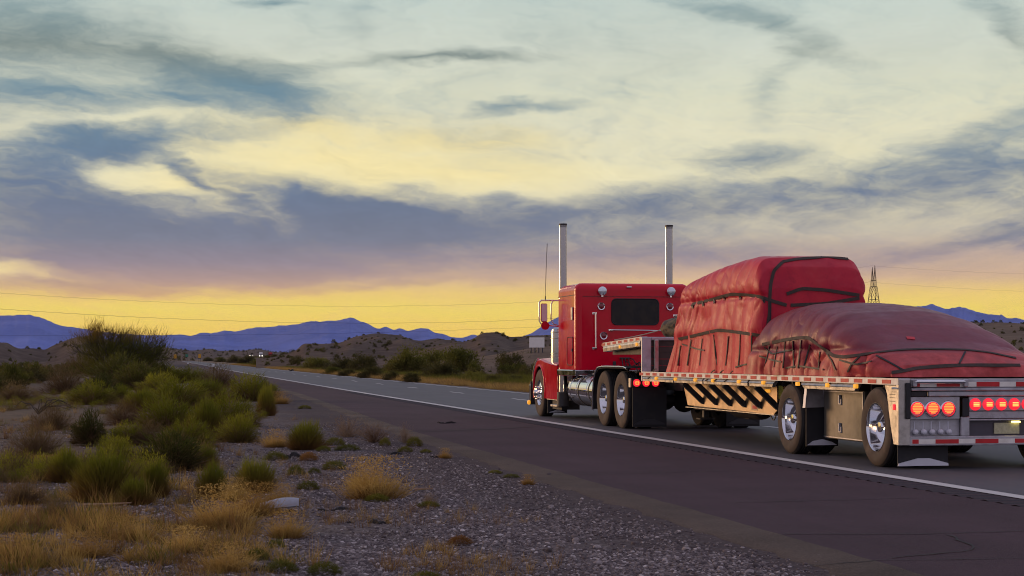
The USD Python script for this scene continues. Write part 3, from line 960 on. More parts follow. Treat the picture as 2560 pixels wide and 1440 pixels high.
    b.box(min(out(-.01), out(.62)), max(out(-.01), out(.62)), 31.72, 31.80, .785, .94, .008)
    lb = put('tail_lamp_bar', b, black_plastic, T)
    b = MB()
    b.box(min(out(-.035), out(-.012)), max(out(-.035), out(-.012)), 31.70, 31.82, .78, .95, .004)
    put('bar_end_plate', b, aluminium, lb)
    for k in range(3):
        c = (out(.09 + .178 * k), 31.72, .862)
        b = MB()
        b.lathe([(.001, -.035), (.045, -.03), (.066, -.012), (.07, 0)], c, (0, 1, 0), 20)
        lp = put('tail_lamp', b, red_lit, T, smooth=50)
        b = MB()
        for dz, ww in ((-.03, .028), (0, .045), (.03, .028)):
            b.box(c[0] - ww, c[0] + ww, 31.674, 31.684, c[2] + dz - .006, c[2] + dz + .006)
        b.box(c[0] - .03, c[0] - .02, 31.674, 31.684, c[2] - .03, c[2] + .03)
        b.box(c[0] + .02, c[0] + .03, 31.674, 31.684, c[2] - .03, c[2] + .03)
        put('led_row', b, led_lit, lp)
b = MB()
for a in (C - .43, C + .35):
    b.box(a, a + .08, 31.2, 40.9, .72, .98)
for s in (31.3, 33.2, 36.5, 38.5):
    b.box(C - .42, C + .42, s, s + .12, .75, .95)
put('frame_rail', b, steel_dark, T)
for s in (33.86, 32.52):
    b = MB()
    b.tube([(9.0, s, .535), (both(9.0), s, .535)], .09, 12)
    b.lathe([(.05, -.3), (.2, -.15), (.24, 0), (.2, .15), (.05, .3)], (C, s, .535), (0, 1, 0), 16)
    put('axle', b, steel_dark, T, smooth=40)
b = MB()
b.tube([(8.9, 39.78, .5), (both(8.9), 39.78, .5)], .06, 8)
put('axle', b, steel_dark, T, smooth=40)
b = MB()
b.box(C - .5, C + .5, 32.7, 33.7, 1.0, 1.13, .03)
put('coupling_plate', b, steel_dark, T)

# ------------------------------------------------------------------ the trailer
C = 9.76
R_ = thing('flatbed_trailer', 'silver step deck flatbed trailer with red and white tape carrying tarped loads', 'trailer', road=(C, 25.0))
A0, S0 = 8.47, 19.70                               # left side and rear end
DZ = 1.065                                         # lower deck
deck_mat = simple('deck_boards', (.40, .35, .29), .6, .2, var=.2, scale=3, dirt=(.2, .16, .12), dirt_amt=.5)
for k in range(8):
    w = (both(A0) - A0 - .24) / 8
    b = MB()
    b.box(A0 + .12 + k * w + .006, A0 + .12 + (k + 1) * w - .006, S0 + .03, 30.95, DZ - .04, DZ - .003 - .004 * (k % 2))
    put('deck_plank', b, deck_mat, R_)


def rail_piece(sd, s0, s1, prof, name, mat, parent, cut0=0.0, cut1=0.0):
    """An extruded side rail; prof: (distance out of the deck's side, height) outline; the ends can slope."""
    p = np.array(prof, float)
    n = len(p)
    v = np.zeros((2 * n, 3))
    zt, zb = p[:, 1].max(), p[:, 1].min()
    for e, (s, cut) in enumerate(((s0, cut0), (s1, -cut1))):
        v[e * n:(e + 1) * n, 0] = (A0 if sd < 0 else both(A0)) + sd * p[:, 0]
        v[e * n:(e + 1) * n, 1] = s + cut * (zt - p[:, 1]) / max(1e-6, zt - zb)
        v[e * n:(e + 1) * n, 2] = p[:, 1]
    f = []
    for i in range(n):
        j = (i + 1) % n
        f += [(i, j, n + j), (i, n + j, n + i)]
    for i in range(1, n - 1):
        f += [(0, i + 1, i), (n, n + i, n + i + 1)]
    f = np.array(f)
    if sd > 0:
        f = f[:, ::-1]
    b = MB()
    b.add(v, f)
    return put(name, b, mat, parent)


RAIL = [(-.13, DZ + .004), (.006, DZ + .008), (.008, DZ - .070), (-.02, DZ - .074), (-.13, DZ - .074)]
LOWR = [(-.05, DZ - .0755), (-.012, DZ - .078), (.012, DZ - .112), (.004, DZ - .122), (.002, DZ - .160), (-.05, DZ - .163)]
for sd in (-1, 1):
    r = rail_piece(sd, S0 + .02, 31.0, RAIL, 'side_rail', white_tape, R_)
    k = 0
    s = S0 + .22
    while s < 30.95:
        b = MB()
        a = (A0 if sd < 0 else both(A0)) + sd * .008
        b.box(min(a, a + sd * .003), max(a, a + sd * .003), s, s + .26, DZ - .058, DZ - .012)
        put('red_tape_patch', b, red_tape, r)
        s += .44
    for s0, s1, c0, c1 in ((29.05, 30.98, 0, 0), (27.40, 28.98, 0, 0), (25.18, 27.33, 0, 0), (24.0, 25.1, .12, 0), (20.95, 22.97, .12, .14), (S0 + .02, 19.9, 0, 0)):
        if s1 - s0 > .1:
            rail_piece(sd, s0, s1, LOWR, 'lower_rail', aluminium, R_, c0, c1)
    for s in (30.05, 28.88, 27.75, 26.82, 25.55, 24.45, 23.05, 21.95, 21.0):
        b = MB()
        a = (A0 if sd < 0 else both(A0)) + sd * .012
        b.box(min(a - .02, a + sd * .012), max(a + .02, a + sd * .012), s - .045, s + .045, DZ - .130, DZ - .078, .008)
        put('side_marker_lamp', b, amber_lit, R_)
    # main beam with braces from rail to beam
    ba = A0 + .40 if sd < 0 else both(A0 + .40)
    b = MB()
    b.prism([(29.5, .515), (25.15, .485), (25.0, .55), (25.0, .92), (29.8, .92)], 0, ba - .012, ba + .012)
    bm = put('main_beam', b, simple('beam_aluminium', (.44, .33, .22), .40, .9, var=.12, scale=4, dirt=(.35, .25, .16), dirt_amt=.5, bump=.2, bscale=12), R_)
    b = MB()
    b.box(ba - .05, ba + .05, 25.02, 29.5, .475, .487)
    put('beam_flange', b, aluminium, bm)
    b = MB()
    b.box(min(ba, ba + sd * .016), max(ba, ba + sd * .016), 25.85, 26.15, .52, .68)
    pl = put('notice_plate', b, simple('faded_plate', (.45, .30, .17), .5), bm)
    b = MB()
    for z0, z1 in ((.545, .595), (.635, .675)):
        b.box(min(ba + sd * .017, ba + sd * .019), max(ba + sd * .017, ba + sd * .019), 25.89, 26.09, z0, z1)
    put('red_print', b, red_tape, pl)
    b = MB()
    b.box(min(ba, ba + sd * .03), max(ba, ba + sd * .03), 25.3, 25.5, .80, .85, .01)
    put('beam_lamp', b, amber_lit, bm)
    for s in (28.62, 27.88, 27.15, 26.45, 25.72, 24.95):
        ro = A0 + .05 if sd < 0 else both(A0 + .05)
        b = MB()
        d = np.array([(ro, s, DZ - .165), (ba + sd * .03, s, .60)])
        n = np.array([-(d[1, 2] - d[0, 2]), 0, d[1, 0] - d[0, 0]])
        n = n / np.linalg.norm(n) * .04
        pts = []
        for e in d:
            for ds in (-.035, .035):
                pts += [e + n + [0, ds, 0], e - n + [0, ds, 0]]
        b.hull(pts)
        b.box(min(ba, ba + sd * .05), max(ba, ba + sd * .05), s - .05, s + .03, .555, .66, .006)
        put('rail_brace', b, steel_dark, R_)
    # wheels
    wheel(R_, (A0 if sd < 0 else both(A0)) + sd * .005, 23.42, .48, .295, .26, sd, hubr=.11)
    wheel(R_, (A0 if sd < 0 else both(A0)) + sd * .005, 20.40, .48, .295, .26, sd, hubr=.11)
    # flap hanger and flap behind the forward wheel (seen from the rear), tool locker between the axles
    def o2(k):
        return (A0 if sd < 0 else both(A0)) - sd * k
    b = MB()
    lo, hi = o2(.03), o2(.33)
    poly = [(o2(.03), .945), (o2(.27), .935), (o2(.34), .655), (o2(.0), .645)]
    b.prism(poly if sd < 0 else poly[::-1], 1, 22.86, 22.885)
    hg = put('flap_hanger', b, grey_aluminium, R_)
    for q in (((.03, .945), (.0, .645)), ((.27, .935), (.34, .655))):
        b = MB()
        b.hull([(o2(q[0][0]), 22.80, q[0][1]), (o2(q[0][0] + .03), 22.858, q[0][1]), (o2(q[1][0]), 22.80, q[1][1]), (o2(q[1][0] + .03), 22.858, q[1][1]), (o2(q[0][0] - .012), 22.86, q[0][1]), (o2(q[1][0] - .012), 22.86, q[1][1])])
        put('hanger_edge', b, white_plate, hg)  # white colour stands in for light on the aluminium bevels
    b = MB()
    b.box(min(o2(.05), o2(.5)), max(o2(.05), o2(.5)), 22.89, 22.91, .13, .66)
    fl = put('mud_flap', b, black_plastic, R_)
    b = MB()
    poly = [(o2(.06), .145), (o2(.48), .145), (o2(.40), .19), (o2(.27), .225), (o2(.14), .20)]
    b.prism(poly if sd < 0 else poly[::-1], 1, 22.872, 22.886)
    put('flap_badge', b, white_plate, fl)
    b = MB()
    b.box(min(o2(.27), o2(.85)), max(o2(.27), o2(.85)), 21.42, 22.82, .245, .90, .012)
    tb = put('tool_locker', b, simple('locker_sheet', (.15, .138, .120), .42, .5, var=.35, scale=2.2, dirt=(.09, .078, .058), dirt_amt=.8, bump=.3, bscale=7), R_, smooth=20)
    a = o2(.27)
    for z in (.335, .70):
        b = MB()
        b.box(min(a, a + sd * .02), max(a, a + sd * .02), 22.16, 22.26, z, z + .085, .008)
        b.box(min(a, a + sd * .035), max(a, a + sd * .035), 22.19, 22.22, z + .02, z + .13, .006)
        put('locker_latch', b, grey_aluminium, tb)
    b = MB()
    a = o2(.268)
    b.box(min(a, a + sd * .006), max(a, a + sd * .006), 21.44, 22.8, .865, .88)
    b.box(min(a, a + sd * .006), max(a, a + sd * .006), 21.44, 21.455, .26, .865)
    b.box(min(a, a + sd * .006), max(a, a + sd * .006), 21.46, 22.8, .262, .275)
    put('locker_rim', b, grey_aluminium, tb)
    # rear side panel and corner post
    b = MB()
    b.prism([(S0 + .08, .30), (19.86, .30), (19.98, .60), (20.05, .88), (20.12, .985), (S0 + .08, .985)], 0, min(o2(.0), o2(.05)), max(o2(.0), o2(.05)))
    sp_ = put('rear_side_panel', b, aluminium, R_)
    b = MB()
    a = o2(-.002)
    b.box(min(a, a + sd * .012), max(a, a + sd * .012), S0 + .10, S0 + .16, .70, .77, .006)
    put('red_side_lamp', b, red_lit, R_)
    b = MB()
    for z in (.80, .84, .88):
        b.box(min(a, a + sd * .003), max(a, a + sd * .003), S0 + .11, S0 + .27, z, z + .006)
    put('scratch_line', b, steel_dark, sp_)
    b = MB()
    b.box(min(o2(-.004), o2(.145)), max(o2(-.004), o2(.145)), S0, S0 + .085, .285, DZ + .006, .012)
    put('corner_post', b, aluminium, R_, smooth=20)
    b = MB()
    b.box(min(o2(.075), o2(.135)), max(o2(.075), o2(.135)), S0 - .03, S0 - .002, .60, 1.02, .008)
    put('post_bumper', b, black_plastic, R_)
    # rear lamps of this side
    b = MB()
    b.box(min(o2(.145), o2(.765)), max(o2(.145), o2(.765)), S0 + .02, S0 + .05, .595, .855, .004)
    lp_ = put('lamp_panel', b, grey_aluminium, R_)
    for k in range(3):
        c = (o2(.225 + .195 * k), S0 + .02, .725)
        b = MB()
        b.lathe([(.076, -.004), (.085, -.022), (.098, -.016), (.103, 0)], (c[0], c[1], c[2] - .012), (0, 1, 0), 28)
        lm = put('rear_lamp', b, chrome, R_, smooth=50)
        b = MB()
        b.lathe([(.001, -.03), (.05, -.028), (.070, -.018), (.076, -.002)], c, (0, 1, 0), 24)
        put('lens', b, red_lit, lm, smooth=50)
        b = MB()
        for i in range(7):
            dz = (i - 3) * .0185
            ww = math.sqrt(max(0, .062 ** 2 - dz ** 2))
            b.box(c[0] - ww, c[0] + ww, S0 - .014, S0 - .010, c[2] + dz - .0055, c[2] + dz + .0055)
        put('led_row', b, led_lit, lm)
    b = MB()
    b.box(min(o2(.775), o2(.88)), max(o2(.775), o2(.88)), S0 + .0, S0 + .05, .395, .62, .006)
    up = put('rear_upright', b, grey_aluminium, R_)
    b = MB()
    b.box(min(o2(.785), o2(.87)), max(o2(.785), o2(.87)), S0 - .012, S0 - .001, .625, .835, .006)
    put('upright_pad', b, black_plastic, up)
    b = MB()
    b.box(min(o2(.145), o2(.775)), max(o2(.145), o2(.775)), S0 + .06, S0 + .12, .40, .594)
    bk = put('lower_panel', b, grey_aluminium, R_)
    for k in range(5):
        c = np.array([o2(.215 + .105 * k), S0 + .03, .445])
        s = trimesh.creation.icosphere(2, .036)
        b = MB()
        b.add(s.vertices * np.array([1, 1, .9]) + c, s.faces)
        b.tube([c + [0, .03, 0], c + [0, .03, .12]], .008, 6)
        put('strap_knob', b, white_plate, bk, smooth=50)
    b = MB()
    b.box(min(o2(.03), o2(.66)), max(o2(.03), o2(.66)), S0 + .115, S0 + .13, .05, .285)
    fl = put('rear_mud_flap', b, black_plastic, R_)
    b = MB()
    poly = [(o2(.03), .045), (o2(.66), .045), (o2(.655), .075), (o2(.42), .135), (o2(.28), .135), (o2(.04), .075)]
    b.prism(poly if sd < 0 else poly[::-1], 1, S0 + .095, S0 + .112)
    put('flap_badge', b, white_plate, fl)
    # upper deck over the coupling and the step's posts
    zz = lambda s: 1.695 - (s - 31.1) * .031
    b = MB()
    pts = []
    for s in (31.1, 33.9):
        pts += [(o2(0), s, zz(s)), (o2(.12), s, zz(s)), (o2(0), s, zz(s) - .072), (o2(.12), s, zz(s) - .072)]
    b.hull(pts)
    ur = put('upper_side_rail', b, white_tape, R_)
    s = 31.2
    while s < 33.8:
        b = MB()
        a = o2(-.001)
        pts = []
        for t in (s, s + .25):
            for dz in (-.012, -.058):
                pts += [(a, t, zz(t) + dz), (a + sd * .003, t, zz(t) + dz)]
        b.hull(pts)
        put('red_tape_patch', b, red_tape, ur)
        s += .42
    b = MB()
    pts = []
    for s in (31.16, 33.86):
        pts += [(o2(.005), s, zz(s) - .076), (o2(-.008), s, zz(s) - .11), (o2(0), s, zz(s) - .17), (o2(.1), s, zz(s) - .18), (o2(.1), s, zz(s) - .076)]
    b.hull(pts)
    put('upper_lower_rail', b, aluminium, ur)
    for s in (31.35, 32.55):
        b = MB()
        b.box(min(o2(-.005), o2(-.022)), max(o2(-.005), o2(-.022)), s - .045, s + .045, zz(s) - .155, zz(s) - .095, .006)
        put('side_marker_lamp', b, amber_lit, R_)
    b = MB()
    b.box(min(o2(.0), o2(.17)), max(o2(.0), o2(.17)), 31.02, 31.10, .90, 1.69, .01)
    put('step_post', b, grey_aluminium, R_, smooth=20)
    b = MB()
    b.box(min(o2(.225), o2(.305)), max(o2(.225), o2(.305)), 31.0, 31.06, DZ, 1.64, .01)
    put('step_post', b, aluminium, R_, smooth=20)
b = MB()
b.hull([(A0 + .12, s, zz(s) + d) for s in (31.1, 33.88) for d in (-.004, -.05)] + [(both(A0 + .12), s, zz(s) + d) for s in (31.1, 33.88) for d in (-.004, -.05)])
put('upper_deck', b, deck_mat, R_)
b = MB()
b.box(A0 + .2, both(A0 + .2), 31.2, 33.9, 1.38, 1.52)
put('coupling_frame', b, steel_dark, R_)
for k in range(5):
    b = MB()
    b.box(A0 + .17, both(A0 + .17), 31.065, 31.10, DZ + .01 + k * .112, DZ + .01 + k * .112 + .107)
    put('bulkhead_board', b, wood_mat, R_)
b = MB()
b.box(A0 + .17, both(A0 + .17), 31.03, 31.10, 1.63, 1.69, .01)
put('step_beam', b, grey_aluminium, R_)
# rear frame: taped upper bar, two rails, centre lamps, lower bar
W0, W1 = A0 + .15, both(A0 + .15)
b = MB()
b.box(W0, W1, S0 + .01, S0 + .08, .965, DZ, .006)
ub = put('upper_rear_bar', b, grey_aluminium, R_)


def tape_row(parent, z0, z1, y, start, red, white):
    b = MB()
    b.box(W0 + .005, W1 - .005, y - .002, y, z0, z1)
    put('tape_strip', b, white_tape, parent)
    a = start
    while a < W1 - .02:
        b = MB()
        b.box(max(a, W0 + .01), min(a + red, W1 - .01), y - .005, y - .002, z0 + .002, z1 - .002)
        put('red_tape_patch', b, red_tape, parent)
        a += red + white


tape_row(ub, .972, 1.030, S0 + .009, 9.44 - 1.0, .29, .21)
b = MB()
b.tube([(8.65, S0 - .03, 1.035), (9.28, S0 - .03, 1.03)], .022, 10)
put('winch_bar', b, chrome, R_, smooth=50)
b = MB()
for a in (8.65, 9.29):
    b.box(a - .025, a + .025, S0 - .05, S0 + .01, .975, 1.06, .008)
put('winch_bracket', b, grey_aluminium, R_)
b = MB()
b.box(W0, W1, S0 - .008, S0 + .06, .925, .960, .008)
put('rear_rail', b, grey_aluminium, R_, smooth=20)
b = MB()
b.box(W0 + .22, W1 - .22, S0 + .002, S0 + .06, .862, .918, .008)
put('rear_rail', b, grey_aluminium, R_, smooth=20)
for a in (W0, W1 - .2):
    b = MB()
    b.box(a, a + .2, S0 + .012, S0 + .06, .86, .92, .006)
    put('rail_end_pad', b, black_plastic, R_)
cw0, cw1 = A0 + .885, both(A0 + .885)
b = MB()
b.box(cw0, cw1, S0 + .02, S0 + .05, .69, .855, .004)
put('centre_lamp_panel', b, grey_aluminium, R_)
nl = 5
for k in range(nl):
    c = (cw0 + .075 + (cw1 - cw0 - .15) * k / (nl - 1), S0 + .02, .765)
    b = MB()
    b.lathe([(.001, -.034), (.05, -.03), (.068, -.016), (.073, 0)], c, (0, 1, 0), 24)
    lm = put('rear_lamp', b, red_lit, R_, smooth=50)
    b = MB()
    for dz in (-.018, 0, .018):
        b.box(c[0] - .036, c[0] + .036, S0 - .018, S0 - .012, c[2] + dz - .005, c[2] + dz + .005)
    put('led_row', b, led_hot, lm)
b = MB()
b.box(cw0, cw1, S0 + .03, S0 + .06, .60, .682, .004)
b.box(cw0, cw1, S0 + .015, S0 + .06, .575, .592, .003)
put('centre_panel', b, grey_aluminium, R_)
b = MB()
b.box(cw0, cw1, S0 + .06, S0 + .08, .40, .57)
pn = put('plate_recess', b, simple('dark_recess', (.08, .07, .085), .5, .3), R_)
b = MB()
b.box(9.68, 10.0, S0 + .04, S0 + .055, .415, .545, .003)
put('number_plate', b, number_plate, pn)
b = MB()
b.box(9.90, 10.0, S0 + .01, S0 + .055, .548, .566, .003)
put('plate_lamp', b, simple('plate_lamp_lit', (.7, .65, .3), .3, emit=(1.0, .85, .25), estr=4.0), pn)
b = MB()
b.box(W0 - .02, W1 + .02, S0 - .004, S0 + .07, .285, .395, .008)
lbar = put('underride_bar', b, grey_aluminium, R_, smooth=20)
tape_row(lbar, .308, .362, S0 - .004, 8.92 - .5, .29, .21)
# running gear and underside
b = MB()
for s in (23.42, 20.40):
    b.tube([(A0 + .55, s, .48), (both(A0 + .55), s, .48)], .075, 12)
    for a in (A0 + .75, both(A0 + .75)):
        b.box(a - .06, a + .06, s - .45, s + .35, .55, .70, .02)
        b.lathe([(.001, -.1), (.12, -.1), (.12, .1), (.001, .1)], (a, s + .1, .75), (0, 0, 1), 12)
put('running_gear', b, steel_dark, R_, smooth=30)
b = MB()
s = S0 + .35
while s < 30.9:
    b.box(A0 + .14, both(A0 + .14), s, s + .05, DZ - .15, DZ - .045)
    s += .4
put('cross_member', b, steel_dark, R_)
b = MB()
b.box(A0 + .7, both(A0 + .7), 26.6, 30.2, .42, .62, .02)
b.lathe([(.001, 0), (.2, 0), (.22, .1), (.22, 1.2), (.2, 1.3), (.001, 1.3)], (A0 + .95, 27.2, .55), (0, 1, 0), 16)
put('underside_tank', b, steel_dark, R_, smooth=30)
for a in (A0 + .85, both(A0 + .85)):
    b = MB()
    b.box(a - .06, a + .06, 29.9, 30.05, .42, .95, .01)
    b.box(a - .045, a + .045, 29.915, 30.035, .28, .42, .01)
    b.box(a - .13, a + .13, 29.86, 30.1, .25, .275, .006)
    put('landing_leg', b, steel_dark, R_)
rng = random.Random(4)
for k in range(16):
    b = MB()
    a, s = rng.uniform(A0 + .5, A0 + 1.5), rng.uniform(24.1, 26.2)
    t = np.linspace(0, 1, 8)
    b.tube(np.stack([a + rng.uniform(-.1, .1) * t, s + .25 * t, .55 - rng.uniform(.05, .26) * np.sin(t * math.pi)], 1), .010, 5)
    put('hanging_chain', b, steel_dark, R_)

# ------------------------------------------------------------------ tarped loads
def tarp(name, base, dust, deep, dust_amt, warm, skirt=None):
    g = NG()
    pos = g.n('geometry', 'position')
    nrm = g.n('geometry', 'normal')
    nz = Ref(g.n('separate_xyz', 'z', vector=nrm))
    n1 = g.noise(pos, 1.6, 6, .6)
    n2 = g.noise(pos, 7.0, 6, .65)
    n3 = g.noise(pos, 60.0, 3, .6)
    n4 = g.noise(g.n('mapping', 'vector', mapping_type='point', vector=pos, location=(0, 0, 0), rotation=(0, 0, 0), scale=(2.3, 2.3, .7)), 1.0, 4, .6)
    c = g.ramp(n1, [(.3, deep), (.62, base)])
    c = g.mix(g.range(n4, .45, .75, 0, .32), c, warm)
    c = g.mix(g.range(g.m('multiply_add', g.m('subtract', n2, .5), 1.1, nz), .15, 1.05, 0, dust_amt), c, dust)
    c = g.mix(g.range(n2, .56, .8, 0, dust_amt * .7), c, dust)
    c = g.mix(g.range(n2, .46, .28, 0, .5), c, tuple(x * .7 for x in deep))
    if skirt is not None:                          # a separate redder sheet hangs below the webbing
        hz = Ref(g.n('separate_xyz', 'z', vector=pos))
        sk = g.mix(g.range(n2, .35, .7), tuple(x * .7 for x in skirt), tuple(min(1, x * 1.2 + .03) for x in skirt))
        c = g.mix(g.range(g.m('multiply_add', g.m('subtract', n2, .5), .12, hz), 1.42, 1.36), c, sk)
    wv = g.m('add', g.m('multiply', n2, .55), g.m('multiply', n4, 1.0))
    nb = g.n('bump', 'normal', height=wv, strength=.28, distance=.03)
    nb = g.n('bump', 'normal', height=n3, strength=.15, distance=.004, normal=nb)
    return g.make(name, surface=g.n('principled_bsdf', 'BSDF', base_color=c, roughness=g.range(n2, .3, .7, .36, .56), specular_ior_level=.28, normal=nb))


def ray_hit(v, f, px, py):
    """Where the line of sight through a point of the picture meets the mesh (road coordinates)."""
    d = np.array([(px - 1280) / FPX, 1.0, (HORIZON - py) / FPX])
    a, s = world_to_road(d[0], d[1])
    d = np.array([a, s, d[2]])
    o = np.array([0, 0, EYE])
    p0, e1, e2 = v[f[:, 0]], v[f[:, 1]] - v[f[:, 0]], v[f[:, 2]] - v[f[:, 0]]
    h = np.cross(d, e2)
    det = (e1 * h).sum(1)
    det = np.where(np.abs(det) < 1e-12, 1e-12, det)
    sv = o - p0
    u = (sv * h).sum(1) / det
    q = np.cross(sv, e1)
    w = (q @ d) / det
    t = (e2 * q).sum(1) / det
    ok = (u >= -1e-6) & (w >= -1e-6) & (u + w <= 1 + 1e-6) & (t > 0)
    if not ok.any():
        return None
    i = np.where(ok, t, 1e9).argmin()
    n = np.cross(e1[i], e2[i])
    n /= np.linalg.norm(n)
    return o + d * t[i], (n if n @ d < 0 else -n)


def densify(pts, k=8):
    pts = np.array(pts, float)
    out = []
    for p, q in zip(pts[:-1], pts[1:]):
        out += [p + (q - p) * i / k for i in range(k)]
    return np.array(out + [pts[-1]])


def strap(name, load, v, f, path, width, mat, lift=.012, k=8):
    """A webbing strap lying on the load along a line."""
    hits = [h for h in (ray_hit(v, f, *p) for p in densify(path, k)) if h is not None]
    if len(hits) < 4:
        return None
    c = np.array([h[0] + h[1] * lift for h in hits])
    n = np.array([h[1] for h in hits])
    for _ in range(3):
        c[1:-1] = (c[:-2] + 2 * c[1:-1] + c[2:]) / 4
        n[1:-1] = (n[:-2] + 2 * n[1:-1] + n[2:]) / 4
    t = np.gradient(c, axis=0)
    keep = np.linalg.norm(t, axis=1) < .25
    t /= np.linalg.norm(t, axis=1, keepdims=True) + 1e-9
    w = np.cross(t, n)
    w /= np.linalg.norm(w, axis=1, keepdims=True) + 1e-9
    P = np.stack([c - w * width / 2 - n * lift * .6, c - w * width / 2, c + w * width / 2, c + w * width / 2 - n * lift * .6], 1)
    b = MB()
    b.grid(P)
    return put(name, b, mat, load, smooth=30)


strap_mat = simple('webbing_strap', (.052, .036, .030), .8, 0, var=.25, scale=20, dirt=(.10, .075, .06), dirt_amt=.5)
cord_mat = simple('black_bungee', (.012, .010, .012), .6, 0, var=.2)


def loft(name, label, s_lo, s_hi, hfun, afun, lean, e_a, e_z, mat, seed, fold, ns=320, nf=240, waist=()):
    s = s_lo + (s_hi - s_lo) * .5 * (1 - np.cos(np.linspace(0, math.pi, ns)))
    ph = np.linspace(0, math.pi, nf)
    S, F = np.meshgrid(s, ph, indexing='ij')
    h = hfun(S)
    al, ar = afun(S)
    ac, hw = (al + ar) / 2, (ar - al) / 2
    ea = np.where(F < math.pi / 2, e_a[0], e_a[1])
    co, si = np.cos(F), np.sin(F)
    A = ac - hw * np.sign(co) * np.abs(co) ** ea
    zr = np.abs(si) ** e_z
    Z = DZ + .012 + h * zr
    low = np.clip(1 - (Z - DZ) / .55, 0, 1)
    S2 = S + lean(S, (Z - DZ))
    q = np.stack([A, S, Z], -1)
    side = np.sign(co) * np.clip(np.abs(co) * 1.6, 0, 1)
    wob = (meshkit.fbm(q * 1.3, 3, seed) - .5) * .10 + (meshkit.fbm(q * np.array([3, 3, 1.2]), 3, seed + 2) - .5) * .05 * (.35 + low)
    fd = (1 - 2 * np.abs(np.sin(S * fold[0] * .5 + 5 * meshkit.noise(q * np.array([.6, .6, .25]), seed + 3))) ** .6) * -fold[1] * np.clip(low * 1.8, 0, 1) * (.5 + .8 * meshkit.noise(q * np.array([2, 2, .7]), seed + 4))
    rib = np.sin(S * 15 + Z * 3 + 6 * meshkit.noise(q * np.array([.5, .5, .3]), seed + 7)) * .010 * (1 - low)
    t1 = meshkit.fbm(np.stack([S * 2.4 + Z * .9, Z * 1.0 - S * .25, A * 1.5], -1), 2, seed + 9)
    t2 = meshkit.fbm(np.stack([S * 1.5 - Z * 1.6, Z * 1.3 + S * .5, A * 1.8], -1), 2, seed + 13)
    crease = -(.050 * (1 - np.abs(2 * t1 - 1)) ** 9 + .040 * (1 - np.abs(2 * t2 - 1)) ** 11) * (.30 + 1.0 * np.clip(low * 1.6, 0, 1)) + .02
    fd = fd + rib + crease
    cin = sum(-.024 * np.exp(-((Z - zc) / .045) ** 2) + .022 * np.exp(-((Z - zc - .18) / .13) ** 2) for zc in waist) if waist else 0
    A = A - side * (wob + fd + cin + .03 * low)
    Z = Z + (1 - np.abs(side)) * (wob * .8) * np.clip(h / .5, 0, 1)
    endf = np.clip((np.abs(S - (s_lo + s_hi) / 2) / ((s_hi - s_lo) / 2) - .9) * 10, 0, 1)
    S2 = S2 + endf * np.sign(S - (s_lo + s_hi) / 2) * (wob * 1.2 + .05 * np.sin(A * 9 + seed) * low)
    P = np.stack([A, S2, np.maximum(Z, DZ + .004)], -1)
    b = MB()
    b.grid(P)
    v, f = b.mesh()
    L = thing(name, label, 'tarped load', road=(C, (s_lo + s_hi) / 2))
    put('tarp', b, mat, L, smooth=True)
    return L, v, f


def lerp_fun(xs, ys):
    return lambda s: np.interp(s, xs, ys)


red_tarp = tarp('red_tarpaulin', (.56, .018, .042), (.56, .16, .17), (.42, .007, .036), .16, (.60, .05, .045))
dusty_tarp = tarp('dusty_tarpaulin', (.20, .012, .040), (.17, .080, .080), (.14, .007, .034), .50, (.34, .05, .04), (.44, .045, .045))

LA, v1, f1 = loft('tall_load', 'tall red tarpaulin bundle strapped behind the truck cab, higher of the two loads', 24.98, 29.8,
                  lerp_fun([24.98, 25.01, 25.08, 25.2, 25.6, 26.5, 28, 29.4, 29.66, 29.76, 29.8], [0, 1.25, 1.56, 1.71, 1.76, 1.72, 1.63, 1.54, 1.50, 1.40, 0]),
                  lambda s: (np.interp(s, [24.98, 25.2, 29.6, 29.8], [8.66, 8.56, 8.56, 8.66]), np.interp(s, [24.98, 29.8], [10.17, 10.5])),
                  lambda s, z: -np.clip((s - 27.2) / 2.6, 0, 1) * np.clip(z / 1.5, 0, 1) * .80 - .05 * z, (.20, .20), .26, red_tarp, 21, (15.0, .026), waist=(1.58, 2.22))
for path in ([(1731, 761), (1768, 752), (1805, 741), (1830, 735), (1865, 736), (1897, 741), (1926, 751), (1966, 763)],
             [(1697, 847), (1736, 839), (1768, 831), (1796, 825), (1828, 828), (1869, 834), (1906, 839)],
             [(1956, 656), (1934, 677), (1926, 712), (1924, 748), (1924, 780), (1919, 815), (1908, 840)],
             [(1956, 655), (1993, 648), (2065, 643), (2120, 648)],
             [(1966, 735), (2004, 721), (2065, 725), (2148, 738)],
             [(1976, 763), (2065, 759), (2148, 745)]):
    strap('webbing_strap', LA, v1, f1, path, .048, strap_mat)
for path in ([(1702, 864), (1699, 890), (1695, 914)], [(1729, 848), (1724, 880), (1719, 914)], [(1757, 846), (1753, 880), (1750, 914)], [(1785, 836), (1788, 870), (1793, 912)], [(1822, 840), (1819, 880), (1815, 914)],
             [(1925, 752), (1926, 790), (1922, 830)], [(1852, 836), (1850, 880), (1847, 914)], [(1880, 838), (1880, 880), (1874, 914)], [(1840, 918), (1860, 912), (1880, 908)], [(1706, 860), (1740, 872), (1762, 876)]):
    strap('bungee_cord', LA, v1, f1, path, .022, cord_mat, .014)
for p in ((1733, 768), (1759, 762), (1787, 755), (1812, 746), (1852, 745), (1910, 752)):
    strap('strap_ring', LA, v1, f1, [(p[0] - 2, p[1] - 6), (p[0], p[1] - 2), (p[0] + 1, p[1] + 3)], .045, cord_mat, .018, 4)

